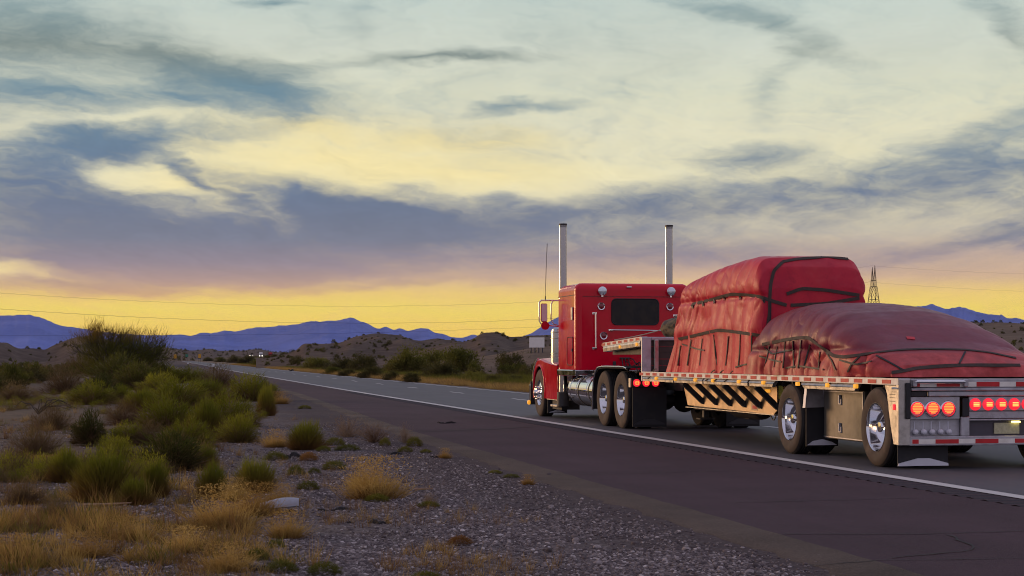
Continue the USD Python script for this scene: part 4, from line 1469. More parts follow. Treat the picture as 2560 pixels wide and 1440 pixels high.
LB, v2, f2 = loft('low_load', 'lower dusty maroon tarpaulin mound at the rear of the trailer', 20.62, 25.3,
                  lerp_fun([20.62, 20.70, 20.95, 21.3, 21.7, 22.2, 22.8, 23.5, 24.3, 24.75, 25.1, 25.25, 25.3], [0, .16, .30, .44, .66, .84, .95, 1.0, .97, .90, .74, .45, 0]),
                  lambda s: (np.interp(s, [20.62, 21.0, 21.6, 22.2, 25.3], [8.85, 8.66, 8.52, 8.50, 8.52]), np.interp(s, [20.62, 22, 25.3], [11.0, 11.0, 10.95])),
                  lambda s, z: 0 * s, (.34, 1.05), .62, dusty_tarp, 33, (15.0, .030), waist=(1.42,))
for path in ([(1907, 861), (1950, 852), (1993, 845), (2022, 844), (2044, 860), (2066, 876), (2084, 890), (2110, 893), (2144, 889), (2191, 882), (2258, 875), (2319, 873), (2413, 875), (2474, 882), (2540, 896)],
             [(2230, 932), (2258, 928), (2291, 921), (2358, 915), (2441, 913), (2550, 914)]):
    strap('webbing_strap', LB, v2, f2, path, .044, strap_mat)
for path in ([(1945, 866), (1940, 890), (1936, 918)], [(1983, 852), (1984, 880), (1986, 921)], [(2026, 862), (2018, 890), (2010, 921)], [(2051, 880), (2049, 900), (2047, 925)], [(2066, 880), (2080, 900), (2090, 925)],
             [(1912, 868), (1930, 886), (1960, 880), (1985, 872)], [(1900, 890), (1930, 900), (1955, 905)], [(2191, 890), (2220, 905), (2258, 926)], [(2413, 880), (2405, 896), (2398, 910)], [(2100, 900), (2140, 912), (2180, 904)], [(1925, 862), (1920, 890), (1912, 916)], [(1964, 854), (1962, 885), (1958, 920)], [(2004, 850), (2000, 885), (1996, 921)], [(2150, 892), (2130, 910), (2120, 930)], [(1965, 920), (2000, 915), (2060, 924)]):
    strap('bungee_cord', LB, v2, f2, path, .022, cord_mat, .014)
print_mat = simple('red_patch', (.50, .02, .03), .5)
strap('sewn_patch', LB, v2, f2, [(2266, 845), (2276, 846), (2287, 847)], .07, print_mat, .010, 6)
# hooks and loose cord ends over the taped rail
for px in (1632, 1778, 1800, 1826, 2088):
    a0, s0 = A0 - .012, None
    k = px - 392
    Zd = FPX * A0 / (CT * k)
    s0 = (Zd - A0 * STH) / CT
    b = MB()
    t = np.linspace(0, 1, 9)
    b.tube(np.stack([A0 + .06 - .08 * t, s0 + .25 * t, DZ + .06 - .16 * t + .02 * np.sin(t * 6)], 1), .009, 5)
    put('loose_cord', b, cord_mat, LA if px < 1900 else LB, smooth=60)

# bundle lying on the upper deck with its line
g = NG()
pos = g.n('texture_coordinate', 'object')
n = g.noise(pos, 5.0, 5, .6)
camo = g.make('camouflage_cloth', surface=g.n('principled_bsdf', 'BSDF', base_color=g.ramp(n, [(.40, (.018, .016, .016)), (.47, (.03, .026, .022)), (.53, (.12, .075, .04)), (.60, (.10, .085, .05)), (.68, (.03, .03, .028))]), roughness=.8))
K = thing('cloth_bundle', 'black and brown camouflage cloth bundle tied on the upper deck before the cab', 'bundle', road=(9.45, 32.0))
s = trimesh.creation.icosphere(4, 1.0)
v = s.vertices * np.array([.42, .55, .24])
v = v * (1 + .35 * (meshkit.fbm(s.vertices * 1.8, 4, 2)[:, None] - .5))
v = np.sign(v) * np.abs(v)
v[:, 2] = np.maximum(v[:, 2], -.17)
b = MB()
b.add(v + np.array([9.55, 32.0, 1.85]), s.faces)
put('cloth', b, camo, K, smooth=True)
b = MB()
t = np.linspace(0, 1, 20)
b.tube(np.stack([8.6 + 1.15 * t, 33.5 - 1.6 * t, 1.66 + .42 * t - .06 * np.sin(t * math.pi)], 1), .010, 5)
put('tie_line', b, simple('pale_rope', (.35, .30, .25), .8), K, smooth=60)
b = MB()
for sx in (-.12, .14):
    t = np.linspace(0, math.pi, 16)
    b.tube(np.stack([9.55 + sx + 0 * t, 32.0 - .54 * np.cos(t), 1.74 + .36 * np.sin(t)], 1), .012, 5)
put('tie_band', b, cord_mat, K, smooth=60)

# ------------------------------------------------------------------ plants
def leaf(name, lo, hi, tip=None, trans=.35, rough=.7, var=.5, patch=1.6):
    g = NG()
    pos = g.n('geometry', 'position')
    rnd = g.n('object_info', 'random')
    isl = g.n('geometry', 'random_per_island')
    n1 = g.noise(pos, patch, 4, .6)
    f = g.m('add', g.m('multiply', n1, 1.1), g.m('add', g.m('multiply', g.m('subtract', isl, .5), .35), g.m('multiply', g.m('subtract', rnd, .5), var)))
    c = g.ramp(g.range(f, .2, .9), [(0, lo), (1, hi)])
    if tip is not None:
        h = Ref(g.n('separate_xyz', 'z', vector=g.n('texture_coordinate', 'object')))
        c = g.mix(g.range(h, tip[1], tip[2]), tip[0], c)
    d = g.n('principled_bsdf', 'BSDF', base_color=c, roughness=rough, specular_ior_level=.15)
    t = g.n('translucent_bsdf', 'BSDF', color=c)
    return g.make(name, surface=g.n('mix_closure', 'closure', fac=trans, closure1=d, closure2=t))


BROWN, ORANGE = (.085, .050, .026), (.17, .085, .030)
leaf_mats = {
    'broom': leaf('broom_green', (.135, .150, .012), (.340, .325, .034), ((.165, .088, .028), .15, .70)),
    'mound': leaf('mound_green', (.150, .160, .012), (.370, .345, .030), ((.120, .085, .022), .10, .62)),
    'dark': leaf('dark_green', (.055, .062, .012), (.145, .142, .022), ((.075, .054, .022), .05, .6)),
    'brown': leaf('brown_scrub', (.115, .080, .036), (.240, .175, .070), ((.110, .070, .038), .0, .6)),
    'far': leaf('olive_leaf', (.095, .098, .016), (.230, .215, .040), ((.105, .078, .030), .0, .5), patch=.9),
    'fardark': leaf('dark_olive_leaf', (.060, .056, .016), (.150, .130, .034), ((.070, .054, .026), .0, .5), patch=.9),
    'straw': leaf('straw', (.36, .215, .055), (.66, .45, .13), ((.19, .10, .034), .0, .35), .3),
    'cushion': leaf('cushion_green', (.100, .102, .014), (.220, .200, .026), ((.09, .066, .022), .0, .3)),
    'rust': leaf('rust_cushion', (.19, .085, .020), (.33, .17, .034), ((.12, .06, .022), .0, .3)),
    'wisp': leaf('dry_twig', (.18, .115, .070), (.38, .28, .18), None, .15),
    'tree': leaf('palo_verde_twig_painted_glow', (.19, .10, .018), (.44, .22, .038), ((.085, .085, .016), 2.1, 3.3), .55, patch=.8),  # orange of the upper twigs is painted back-lit glow; lower twigs stay olive
}
twig_mat = simple('brown_twig', (.150, .082, .038), .9, 0, var=.35, scale=3)
bark_mat = simple('dark_bark', (.050, .040, .028), .9, 0, var=.35, scale=4)
straw_stem = simple('straw_stem', (.26, .17, .075), .9, 0, var=.3, scale=4)


def unit(v):
    return v / (np.linalg.norm(v, axis=-1, keepdims=True) + 1e-9)


def blades(rng, base, d, length, width, curve=None):
    """Slim leaves or twigs: one triangle each, or two when they bend."""
    n = len(base)
    d = unit(d)
    s = unit(np.cross(d, unit(rng.normal(size=(n, 3)))))
    L, w = np.broadcast_to(length, n)[:, None], np.broadcast_to(width, n)[:, None]
    b0, b1 = base - s * w / 2, base + s * w / 2
    if curve is None:
        v = np.stack([b0, b1, base + d * L], 1).reshape(-1, 3)
        f = np.arange(3 * n).reshape(n, 3)
        return v, f
    mid = base + d * L * .55
    tip = mid + unit(d + curve) * L * .45
    v = np.stack([b0, b1, mid - s * w * .4, mid + s * w * .4, tip], 1).reshape(-1, 3)
    i = np.arange(n)[:, None] * 5
    f = np.vstack([i + [0, 1, 3], i + [0, 3, 2], i + [2, 3, 4]])
    return v, f


def dome_dirs(rng, n, zmin=-.05):
    z = rng.uniform(zmin, 1, n)
    t = rng.uniform(0, 2 * math.pi, n)
    r = np.sqrt(np.maximum(0, 1 - z * z))
    return np.stack([r * np.cos(t), r * np.sin(t), z], 1)


def lump(d, seed, amp, k=1.7):
    return 1 + amp * (meshkit.fbm(d * k + 11, 3, seed) - .5) * 2


protos = {}


def proto(kind, seed, parts):
    path = f'/World/class_{kind}_{chr(97 + seed)}'
    stage.CreateClassPrim(path)
    for name, mb, mat in parts:
        usdkit.mesh(stage, f'{path}/{name}', mb.mesh(), mat)
    protos.setdefault(kind, []).append(path)


def mk_broom(seed):
    """Upright broom: brown stems fanning out of the base, green tips. Unit width and height."""
    rng = np.random.default_rng(100 + seed)
    n = 3400
    d = dome_dirs(rng, n, .12)
    surf = d * np.array([.5, .5, 1.0]) * lump(d, seed, .42)[:, None] * rng.uniform(.55, 1.05, n)[:, None]
    base = np.stack([rng.normal(0, .05, n), rng.normal(0, .05, n), np.zeros(n)], 1)
    dirs = unit(surf - base) + rng.normal(0, .10, (n, 3)) + np.array([0, 0, .25])
    g = MB()
    g.add(*blades(rng, surf - unit(dirs) * .22, dirs, rng.uniform(.18, .34, n), .011))
    t = MB()
    k = rng.choice(n, 700)
    t.add(*blades(rng, base[k], surf[k] - base[k], np.linalg.norm(surf[k] - base[k], axis=1) * rng.uniform(.7, 1.12, 700), .009))
    return [('stems', t, twig_mat), ('foliage', g, leaf_mats['broom'])]


def mk_mound(seed, mat, n=4200, zmin=-.1, wid=.012, amp=.34, up=.5, fill=.5):
    rng = np.random.default_rng(300 + seed)
    d = dome_dirs(rng, int(n * 1.7), zmin)
    gap = meshkit.fbm(d * 2.6 + 3, 3, seed + 40)          # dead or bare sectors
    d = d[rng.random(len(d)) < np.clip((gap - .36) * 7, .06, 1)][:n]
    n = len(d)
    surf = d * np.array([.5, .5, .97]) * lump(d, seed + 3, amp, 2.1)[:, None] * rng.uniform(fill, 1.02, n)[:, None]
    surf[:, 2] = np.maximum(surf[:, 2], .02)
    dirs = d + rng.normal(0, .35, (n, 3)) + np.array([0, 0, up])
    g = MB()
    g.add(*blades(rng, surf - unit(dirs) * .06, dirs, rng.uniform(.07, .17, n) * np.where(rng.random(n) < .06, 1.9, 1.0), wid))
    t = MB()
    m = 420
    dd = dome_dirs(rng, m, .05)
    t.add(*blades(rng, np.stack([rng.normal(0, .06, m), rng.normal(0, .06, m), np.zeros(m)], 1), dd * np.array([.5, .5, 1]), rng.uniform(.4, 1.02, m), .010))
    return [('stems', t, twig_mat), ('foliage', g, leaf_mats[mat])]


def mk_leafy(seed, mat, n=5200):
    """Open desert bush of small leaf clumps on spreading stems."""
    rng = np.random.default_rng(500 + seed)
    nc = 46
    dc = dome_dirs(rng, nc, .0)
    cc = dc * np.array([.40, .40, .78]) * lump(dc, seed, .35)[:, None] * rng.uniform(.45, 1.05, nc)[:, None]
    cc[:, 2] = np.maximum(cc[:, 2], .08)
    w = rng.integers(0, nc, n)
    p = cc[w] + rng.normal(0, 1, (n, 3)) * np.array([.065, .065, .085])
    p[:, 2] = np.maximum(p[:, 2], .02)
    dirs = unit(p - np.array([0, 0, .1])) + rng.normal(0, .6, (n, 3)) + np.array([0, 0, .5])
    g = MB()
    g.add(*blades(rng, p, dirs, rng.uniform(.03, .09, n), .022))
    t = MB()
    t.add(*blades(rng, np.zeros((nc, 3)) + rng.normal(0, .03, (nc, 3)) * np.array([1, 1, 0]), cc, np.linalg.norm(cc, axis=1), .022))
    return [('stems', t, twig_mat), ('foliage', g, leaf_mats[mat])]


def mk_straw(seed):
    rng = np.random.default_rng(700 + seed)
    n = 900
    base = np.stack([rng.normal(0, .15, n), rng.normal(0, .15, n), np.zeros(n)], 1)
    d = base * 2.2 + rng.normal(0, .22, (n, 3)) + np.array([0, 0, 1.0])
    g = MB()
    g.add(*blades(rng, base, d, rng.uniform(.25, .95, n) * rng.uniform(.6, 1, n), .011, rng.normal(0, .6, (n, 3)) + np.array([0, 0, -.2])))
    m = 900                                        # seed heads along the taller stems
    bb = np.stack([rng.normal(0, .21, m), rng.normal(0, .21, m), rng.uniform(.30, .98, m)], 1)
    g.add(*blades(rng, bb, rng.normal(0, 1, (m, 3)) + np.array([0, 0, .6]), rng.uniform(.03, .09, m), .016))
    return [('blades', g, leaf_mats['straw'])]


def mk_wisp(seed):
    rng = np.random.default_rng(900 + seed)
    g = MB()
    n = 120
    d = dome_dirs(rng, n, .15)
    b0 = np.stack([rng.normal(0, .05, n), rng.normal(0, .05, n), np.zeros(n)], 1)
    L = rng.uniform(.5, 1.0, n)
    g.add(*blades(rng, b0, d * np.array([.55, .55, 1]), L * .9, .014, rng.normal(0, .4, (n, 3))))
    m = 900
    k = rng.integers(0, n, m)
    p = b0[k] + unit(d[k] * np.array([.55, .55, 1])) * (L[k] * rng.uniform(.35, .95, m))[:, None] + rng.normal(0, .03, (m, 3))
    g.add(*blades(rng, p, rng.normal(0, 1, (m, 3)) + np.array([0, 0, .4]), rng.uniform(.05, .16, m), .010))
    return [('twigs', g, leaf_mats['wisp'])]


def mk_cushion(seed, mat):
    rng = np.random.default_rng(1100 + seed)
    n = 1500
    d = dome_dirs(rng, n, .0)
    p = d * np.array([.5, .5, .8]) * lump(d, seed, .25, 2.5)[:, None] * rng.uniform(.6, 1, n)[:, None]
    p[:, 2] = np.maximum(p[:, 2], .0)
    g = MB()
    g.add(*blades(rng, p, d + rng.normal(0, .5, (n, 3)) + np.array([0, 0, .4]), rng.uniform(.08, .20, n), .022))
    return [('foliage', g, leaf_mats[mat])]


for k in range(3):
    proto('broom', k, mk_broom(k))
    proto('mound', k, mk_mound(k, 'mound'))
    proto('far', k, mk_leafy(k, 'far'))
    proto('fardark', k, mk_leafy(k + 7, 'fardark'))
    proto('straw', k, mk_straw(k))
    proto('cushion', k, mk_cushion(k, 'cushion'))
for k in range(2):
    proto('dark', k, mk_mound(k + 5, 'dark', 4600, wid=.016, amp=.30, up=.3, fill=.4))
    proto('brown', k, mk_mound(k + 9, 'brown', 3000, wid=.009, amp=.4, up=.8, fill=.35))
    proto('wisp', k, mk_wisp(k))
proto('rust', 0, mk_cushion(5, 'rust'))
_use = {}
prng = random.Random(12)


def plant(name, label, kind, px, py, w, h, group=None, category='bush', zoff=0.0, sink=.03):
    """A plant standing where its foot is seen at (px, py), w wide and h tall in picture points."""
    x, y = spot(px, py)
    for _ in range(3):
        z = float(ground_z(np.array([x]), np.array([y]))[0])
        x, y = spot(px, py, z)
        if y > 900:
            break
    sc = y / FPX
    i = _use[kind] = _use.get(kind, -1) + 1
    src = protos[kind][i % len(protos[kind])]
    path = unique('/World', name)
    xf = UsdGeom.Xform.Define(stage, path)
    xf.GetPrim().GetReferences().AddInternalReference(src)
    W, Hh = w * sc, h * sc
    xf.AddTranslateOp().Set(Gf.Vec3d(x, y, z + zoff - sink * Hh))
    xf.AddRotateZOp().Set(prng.uniform(0, 360))
    xf.AddScaleOp().Set(Gf.Vec3f(W, W, Hh))
    xf.GetPrim().SetInstanceable(True)
    return data(xf, label, category, group)


# --- the roadside thicket on the left, from the back to the front
MID = 'green bushes crowding the left verge'
for row in [
    ('green_bush', 'broad bright green bush at the far left edge of the thicket, beside the tree', 'mound', 425, 958, 135, 46),
    ('green_bush', 'low yellow green bush in front of the tree, back row of the thicket', 'mound', 395, 985, 120, 56),
    ('green_bush', 'green bush at the back of the thicket nearest the white topped marker post', 'mound', 480, 958, 120, 44),
    ('green_bush', 'brownish green bush at the back of the thicket below the marker post', 'brown', 548, 968, 120, 60),
    ('green_bush', 'wide green bush in the middle of the thicket', 'mound', 440, 1022, 190, 84),
    ('green_bush', 'green bush in the middle of the thicket, left of the biggest round one', 'broom', 512, 1010, 150, 80),
    ('green_bush', 'dark topped bush at the right end of the thicket, touching the shoulder', 'mound', 628, 1003, 140, 74),
    ('green_bush', 'dark green bush on the rim of the thicket beside the shoulder', 'dark', 662, 1000, 70, 55),
    ('green_bush', 'biggest round bright green bush of the thicket', 'mound', 572, 1066, 170, 92),
    ('green_bush', 'broad olive bush at the left of the biggest round bush', 'mound', 420, 1078, 190, 100),
    ('green_bush', 'small bright green dome in front of the biggest round bush', 'mound', 600, 1106, 112, 76),
    ('green_bush', 'narrow green bush beside the gravel at the right of the thicket', 'broom', 665, 1040, 62, 90),
    ('rusty_bush', 'rust stemmed bush between the big round bush and the dark bush in front', 'broom', 512, 1098, 120, 110),
    ('green_bush', 'yellow green bush left of the thicket behind the dark round bush', 'mound', 232, 1010, 130, 62),
    ('green_bush', 'small olive bush left of the thicket, close to the tree foot', 'mound', 300, 1002, 90, 44),
]:
    plant(row[0], row[1], row[2], *row[3:7], group=MID)
for row in [
    ('dark_bush', 'dark green round bush standing alone at the left, pale stems at its foot', 'dark', 222, 1106, 96, 86),
    ('dark_bush', 'wide dark bush with green crown between the two brooms and the thicket', 'dark', 430, 1176, 185, 118),
    ('dark_bush', 'dark olive bush under the left side of the palo verde tree', 'dark', 255, 1000, 130, 70),
    ('dark_bush', 'dark bush under the palo verde tree at its right side', 'dark', 345, 975, 140, 80),
    ('dark_bush', 'dark olive bush straight below the tree crown', 'dark', 300, 965, 170, 85),
    ('dark_bush', 'dark bush between tree and thicket', 'dark', 395, 945, 90, 45),
    ('brown_bush', 'dark brown scrubby bush at the left edge of the picture', 'brown', 92, 1146, 150, 105),
    ('brown_bush', 'grey brown dry bush left of the palo verde tree', 'brown', 160, 985, 130, 75),
    ('brown_bush', 'brown dry bush between the left edge and the dark round bush', 'brown', 130, 1075, 130, 70),
    ('brown_bush', 'thin brown bush behind the dark round bush', 'brown', 310, 1062, 120, 62),
    ('brown_bush', 'brown bush on the slope at the left edge, farthest back', 'brown', 40, 1000, 120, 50),
    ('brown_bush', 'low brown bush below the slope, half way to the tree', 'brown', 95, 945, 100, 36),
    ('brown_bush', 'pale brown bush right of the low brown bush by the slope', 'brown', 195, 935, 100, 50),
    ('brown_bush', 'brown scrub at the lower left edge in front of the dark brown bush', 'brown', 25, 1180, 90, 60),
    ('broom_bush', 'largest broom bush, green tipped with rusty stems, lower left', 'broom', 262, 1254, 215, 158),
    ('broom_bush', 'bright green shoulder of the largest broom bush', 'mound', 292, 1150, 130, 64),
    ('broom_bush', 'narrow green and rust broom right of the largest broom bush', 'broom', 385, 1244, 96, 104),
    ('broom_bush', 'left of the two pale green brooms near the curved white scrap', 'broom', 530, 1244, 100, 96),
    ('broom_bush', 'right of the two pale green brooms near the curved white scrap', 'broom', 636, 1232, 135, 108),
    ('broom_bush', 'solitary rounded green broom on the gravel close to the shoulder', 'broom', 764, 1124, 122, 80),
    ('dry_grass', 'big straw coloured grass clump alone on the gravel', 'straw', 935, 1246, 165, 112),
    ('dry_grass', 'golden grass tuft at the left side of the big straw clump', 'straw', 905, 1222, 80, 70),
    ('dry_grass', 'tall straw grass in front of the two pale green brooms', 'straw', 560, 1322, 170, 118),
    ('dry_grass', 'straw grass below the right pale green broom', 'straw', 640, 1290, 120, 90),
    ('dry_grass', 'straw grass clump in front of the curved white scrap', 'straw', 716, 1345, 110, 75),
    ('dry_grass', 'thin reddish dry grass behind the solitary broom', 'wisp', 868, 1092, 90, 74),
    ('dry_grass', 'tangled dry weed between solitary broom and shoulder', 'wisp', 934, 1106, 96, 70),
    ('dry_grass', 'single tall dry stalks at the corner of the shoulder', 'wisp', 1014, 1108, 38, 66),
    ('dry_grass', 'small straw tuft on the gravel edge under the truck side of the shoulder', 'straw', 1320, 1212, 34, 28),
    ('dry_grass', 'small pale tuft near the shoulder corner', 'straw', 1112, 1146, 32, 28),
    ('dry_grass', 'grass along the thicket foot beside the shoulder', 'straw', 700, 1010, 50, 34),
    ('dry_grass', 'pale grass left of the solitary broom', 'straw', 690, 1118, 70, 48),
    ('dry_grass', 'pale grass stems right of the big straw clump', 'wisp', 1072, 1262, 46, 44),
    ('dry_grass', 'golden grass patch beside the largest broom bush', 'straw', 120, 1175, 90, 40),
    ('rust_cushion', 'rust orange cushion alone on the bare gravel', 'rust', 1150, 1362, 66, 30),
    ('rust_cushion', 'rust orange cushion at the foot of the solitary broom', 'rust', 772, 1152, 46, 28),
    ('rust_cushion', 'rust cushion under the big straw clump', 'rust', 918, 1248, 70, 34),
]:
    plant(row[0], row[1], row[2], *row[3:7], category='grass' if 'grass' in row[0] else 'plant' if 'cushion' in row[0] else 'bush')
for row in [
    ('broom_bush', 'broom with rusty foot left of the largest broom bush', 'broom', 165, 1205, 120, 92),
    ('broom_bush', 'low green broom at the right foot of the largest broom bush', 'broom', 338, 1262, 110, 86),
    ('green_bush', 'bright green bush right behind the dark bush with green crown', 'mound', 468, 1118, 150, 78),
    ('green_bush', 'yellow green bush between the dark round bush and the olive bush', 'mound', 318, 1108, 130, 58),
    ('green_bush', 'olive dome at the left edge of the thicket, before the tree foot', 'broom', 352, 1030, 120, 66),
    ('brown_bush', 'brown weedy bush in the middle of the lower left straw', 'brown', 60, 1262, 130, 70),
    ('brown_bush', 'brown weedy bush under the largest broom bush at its left', 'brown', 140, 1290, 120, 52),
    ('brown_bush', 'rust brown scrub behind the dark bush with green crown', 'brown', 375, 1112, 130, 64),
    ('rusty_bush', 'rusty broom at the right foot of the dark bush with green crown', 'broom', 512, 1170, 80, 62),
    ('dry_grass', 'golden straw at the very lower left corner', 'straw', 40, 1400, 140, 70),
    ('dry_grass', 'golden straw patch right of the lower left corner', 'straw', 215, 1392, 150, 66),
    ('dry_grass', 'golden straw patch between lower left corner and the pale brooms', 'straw', 330, 1350, 140, 66),
    ('dry_grass', 'straw tuft left of the patch beneath the pale brooms', 'straw', 470, 1380, 120, 70),
    ('dry_grass', 'straw clump at the bottom edge below the pale brooms', 'straw', 570, 1428, 140, 76),
    ('dry_grass', 'straw grass filling the gap between the two pale brooms', 'straw', 585, 1252, 80, 62),
    ('dry_grass', 'pale straw right of the right pale broom', 'straw', 700, 1262, 90, 56),
]:
    plant(row[0], row[1], row[2], *row[3:7], category='grass' if 'grass' in row[0] else 'bush')
CUL = ['cushion plant beside the dry weed, behind the pale lath', 'flat cushion at the end of the pale lath', 'green cushion below the black scrap, left of two others', 'green cushion between the solitary broom and the big straw clump', 'small cushion between two larger ones below the solitary broom', 'greyish cushion left of the big straw clump', 'cushion at the foot of the big straw clump', 'little cushion left of the single dry stalks', 'small flat cushion in front of the single dry stalks', 'cushion at the foot of the single dry stalks', 'bright green cushion right of the big straw clump', 'flat green cushion nearest the shoulder edge', 'flat cushion just left of the one nearest the shoulder edge', 'large cushion at the bottom edge below the straw', 'large brownish green cushion at the bottom edge, next to the gravel', 'tiny cushion by the shoulder behind the solitary broom', 'cushion cut by the bottom edge in the middle of the gravel', 'cushion below the straw in front of the pale scrap', 'cushion in the straw left of the large bottom cushions', 'tiny cushion at the corner of the shoulder', 'cushion right of the right pale green broom', 'thin cushion under the pale lath', 'cushion below the solitary broom on its left', 'cushion at the lower left corner']
for lb, (px, py, w, h) in zip(CUL, [(838, 1113, 50, 26), (868, 1126, 66, 20), (740, 1188, 48, 32), (836, 1174, 60, 30), (786, 1184, 34, 20), (770, 1224, 60, 28), (942, 1254, 62, 26), (962, 1114, 30, 26), (1012, 1130, 40, 18), (1036, 1116, 42, 32),
                       (1072, 1268, 58, 20), (1278, 1194, 44, 12), (1238, 1184, 36, 12), (705, 1432, 84, 44), (812, 1436, 90, 40), (762, 1022, 34, 12), (1066, 1448, 80, 26), (690, 1372, 50, 30), (640, 1400, 70, 36), (1065, 1132, 30, 12), (655, 1195, 44, 26), (810, 1128, 40, 18), (690, 1150, 60, 28), (20, 1436, 60, 36)]):
    plant('green_cushion', 'low ' + lb if lb.startswith('cushion') else lb, 'cushion', px, py, w, h, group='green cushions dotted on the gravel', category='plant')


# --- the palo verde tree
def make_tree():
    rng = np.random.default_rng(5)
    x, y = spot(303, 958)
    sc = y / FPX
    W, Hh = 212 * sc, 158 * sc
    t = thing('palo_verde_tree', 'wispy palo verde tree with sunset glow painted into its thin crown', 'tree', (x, y, -.05))
    trunk, limbs, crown = MB(), MB(), MB()
    ends = []

    def grow(p, d, L, r, lvl):
        q = p + d * L
        m = p + d * L * .5 + rng.normal(0, .04 * L, 3)
        (trunk if lvl == 0 else limbs).tube([p, m, q], [r, r * .85, r * .65], 6 if lvl < 2 else 4, cap=False)
        ends.append((m, d, lvl))
        ends.append((q, d, lvl))
        if lvl >= 4:
            return
        for _ in range(3 if lvl < 3 else 3):
            e = d + rng.normal(0, .42, 3) + np.array([0, 0, .10])
            e /= np.linalg.norm(e)
            grow(q if rng.random() < .7 else m, e, L * rng.uniform(.62, .85), r * .66, lvl + 1)
    for k in range(6):
        a = k / 6 * 2 * math.pi + rng.uniform(-.3, .3)
        d = np.array([math.cos(a) * .75, math.sin(a) * .75, 1.0])
        d /= np.linalg.norm(d)
        grow(np.array([math.cos(a) * .08, math.sin(a) * .08, 0]), d, Hh * .27, .055, 0)
    pts = np.array([e[0] for e in ends if e[2] >= 2])
    dd = np.array([e[1] for e in ends if e[2] >= 2])
    n = 8500
    k = rng.integers(0, len(pts), n)
    p = pts[k] + rng.normal(0, .17, (n, 3)) * np.array([1.1, 1.1, .9])
    dr = unit(dd[k] + rng.normal(0, .35, (n, 3)) + np.array([0, 0, .55]))
    crown.add(*blades(rng, p, dr, rng.uniform(.15, .42, n), .013))
    low = 5500
    dl = dome_dirs(rng, low, -.1)
    pl = dl * np.array([W * .46, W * .46, Hh * .45]) * rng.uniform(.55, 1.02, low)[:, None] * lump(dl, 8, .3)[:, None] + np.array([0, 0, Hh * .12])
    pl[:, 2] = np.maximum(pl[:, 2], .1)
    crown.add(*blades(rng, pl, dl + np.array([0, 0, .7]) + rng.normal(0, .3, (low, 3)), rng.uniform(.15, .36, low), .018))
    v = np.vstack(crown.v)
    fx = 1.08 * W / (np.percentile(v[:, 0], 99) - np.percentile(v[:, 0], 1))
    fz = Hh / np.percentile(v[:, 2], 99.7)
    for mbx in (trunk, limbs, crown):
        mbx.v = [q * np.array([fx, fx, fz]) for q in mbx.v]
    put('trunk', trunk, bark_mat, t)
    put('limbs', limbs, bark_mat, t)
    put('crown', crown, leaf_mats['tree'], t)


make_tree()

# bare dead branches lying left of the thicket
x, y = spot(95, 1040)
t = thing('dead_branch', 'bare grey dead branch lying on the slope at the left', 'branch', (x, y, 0))
rngd = np.random.default_rng(3)
b = MB()
for k in range(9):
    a = rngd.uniform(-.5, 2.6)
    L = rngd.uniform(.5, 1.3)
    q = np.linspace(0, 1, 7)[:, None]
    b.tube(np.array([0, 0, .05]) + q * np.array([math.cos(a) * L, math.sin(a) * L * .5, 0]) + np.sin(q * 2.6) * np.array([0, 0, rngd.uniform(.15, .4)]) + rngd.normal(0, .02, (7, 3)), np.linspace(.016, .004, 7), 5)
put('twigs', b, bark_mat, t)

# --- shrubs beyond the road
MED = 'shrubs in the strip beyond the road'
for row in [
    ('tallest rounded green shrub beyond the road, ahead of the truck', 'far', 1017, 938, 124, 98),
    ('wide pale green shrub just right of the tallest one', 'far', 1090, 930, 130, 72),
    ('pale olive shrub right of the wide pale one', 'far', 1146, 936, 125, 84),
    ('greyish olive shrub in front of the pale olive shrubs', 'fardark', 1105, 950, 110, 66),
    ('dark shrub below the domed hill', 'fardark', 1205, 922, 72, 52),
    ('dark brown shrub between the domed hill and the billboard', 'fardark', 1275, 934, 96, 64),
    ('dark olive shrub below the white billboard', 'fardark', 1325, 930, 96, 70),
    ('small dark shrub left of the shrub below the billboard', 'fardark', 1240, 918, 60, 42),
    ('olive shrub left of the tallest green shrub', 'fardark', 910, 934, 100, 58),
    ('low olive shrub second left of the tallest shrub', 'fardark', 855, 930, 100, 50),
    ('dark tree shaped shrub on the skyline near the oncoming headlights', 'fardark', 724, 903, 60, 32),
    ('dark shrub right of the skyline shrub near the headlights', 'fardark', 808, 904, 46, 36),
    ('rounded shrub behind the olive row, beside the long brown hill', 'fardark', 955, 905, 60, 30),
    ('yellow green bush on the slope at the right edge', 'far', 2538, 905, 80, 58),
    ('olive bush on the slope right of the low load', 'far', 2480, 885, 70, 34),
]:
    plant('roadside_shrub', row[0], row[1], *row[2:6])
SHL = ['in front of the second low olive shrub', 'left of that row, under the long brown hill', 'under the steep left end of the long brown hill', 'below the oncoming trucks, front row', 'left of the shrubs below the oncoming trucks', 'small and far, left of the oncoming cars', 'smallest of the left row, near the marker post', 'low beside the road in front of the olive row', 'low beside the road left of the olive row', 'lowest by the road left of the black lump', 'in front of the tallest shrub at its left', 'in front of the tallest shrub by the road', 'below the pale olive shrub near the road', 'near the road edge below the domed hill', 'behind the pale olive shrub', 'behind the tallest green shrub', 'behind and left of the tallest shrub', 'on the foot of the long brown hill', 'half hidden at the left foot of the long brown hill', 'behind the oncoming trucks row', 'leftmost under the oncoming headlights', 'under the domed hill at its right', 'just below the billboard posts', 'farthest left, beside the bend', 'between the dark shrub and the olive row', 'nearest the truck front wheel by the road']
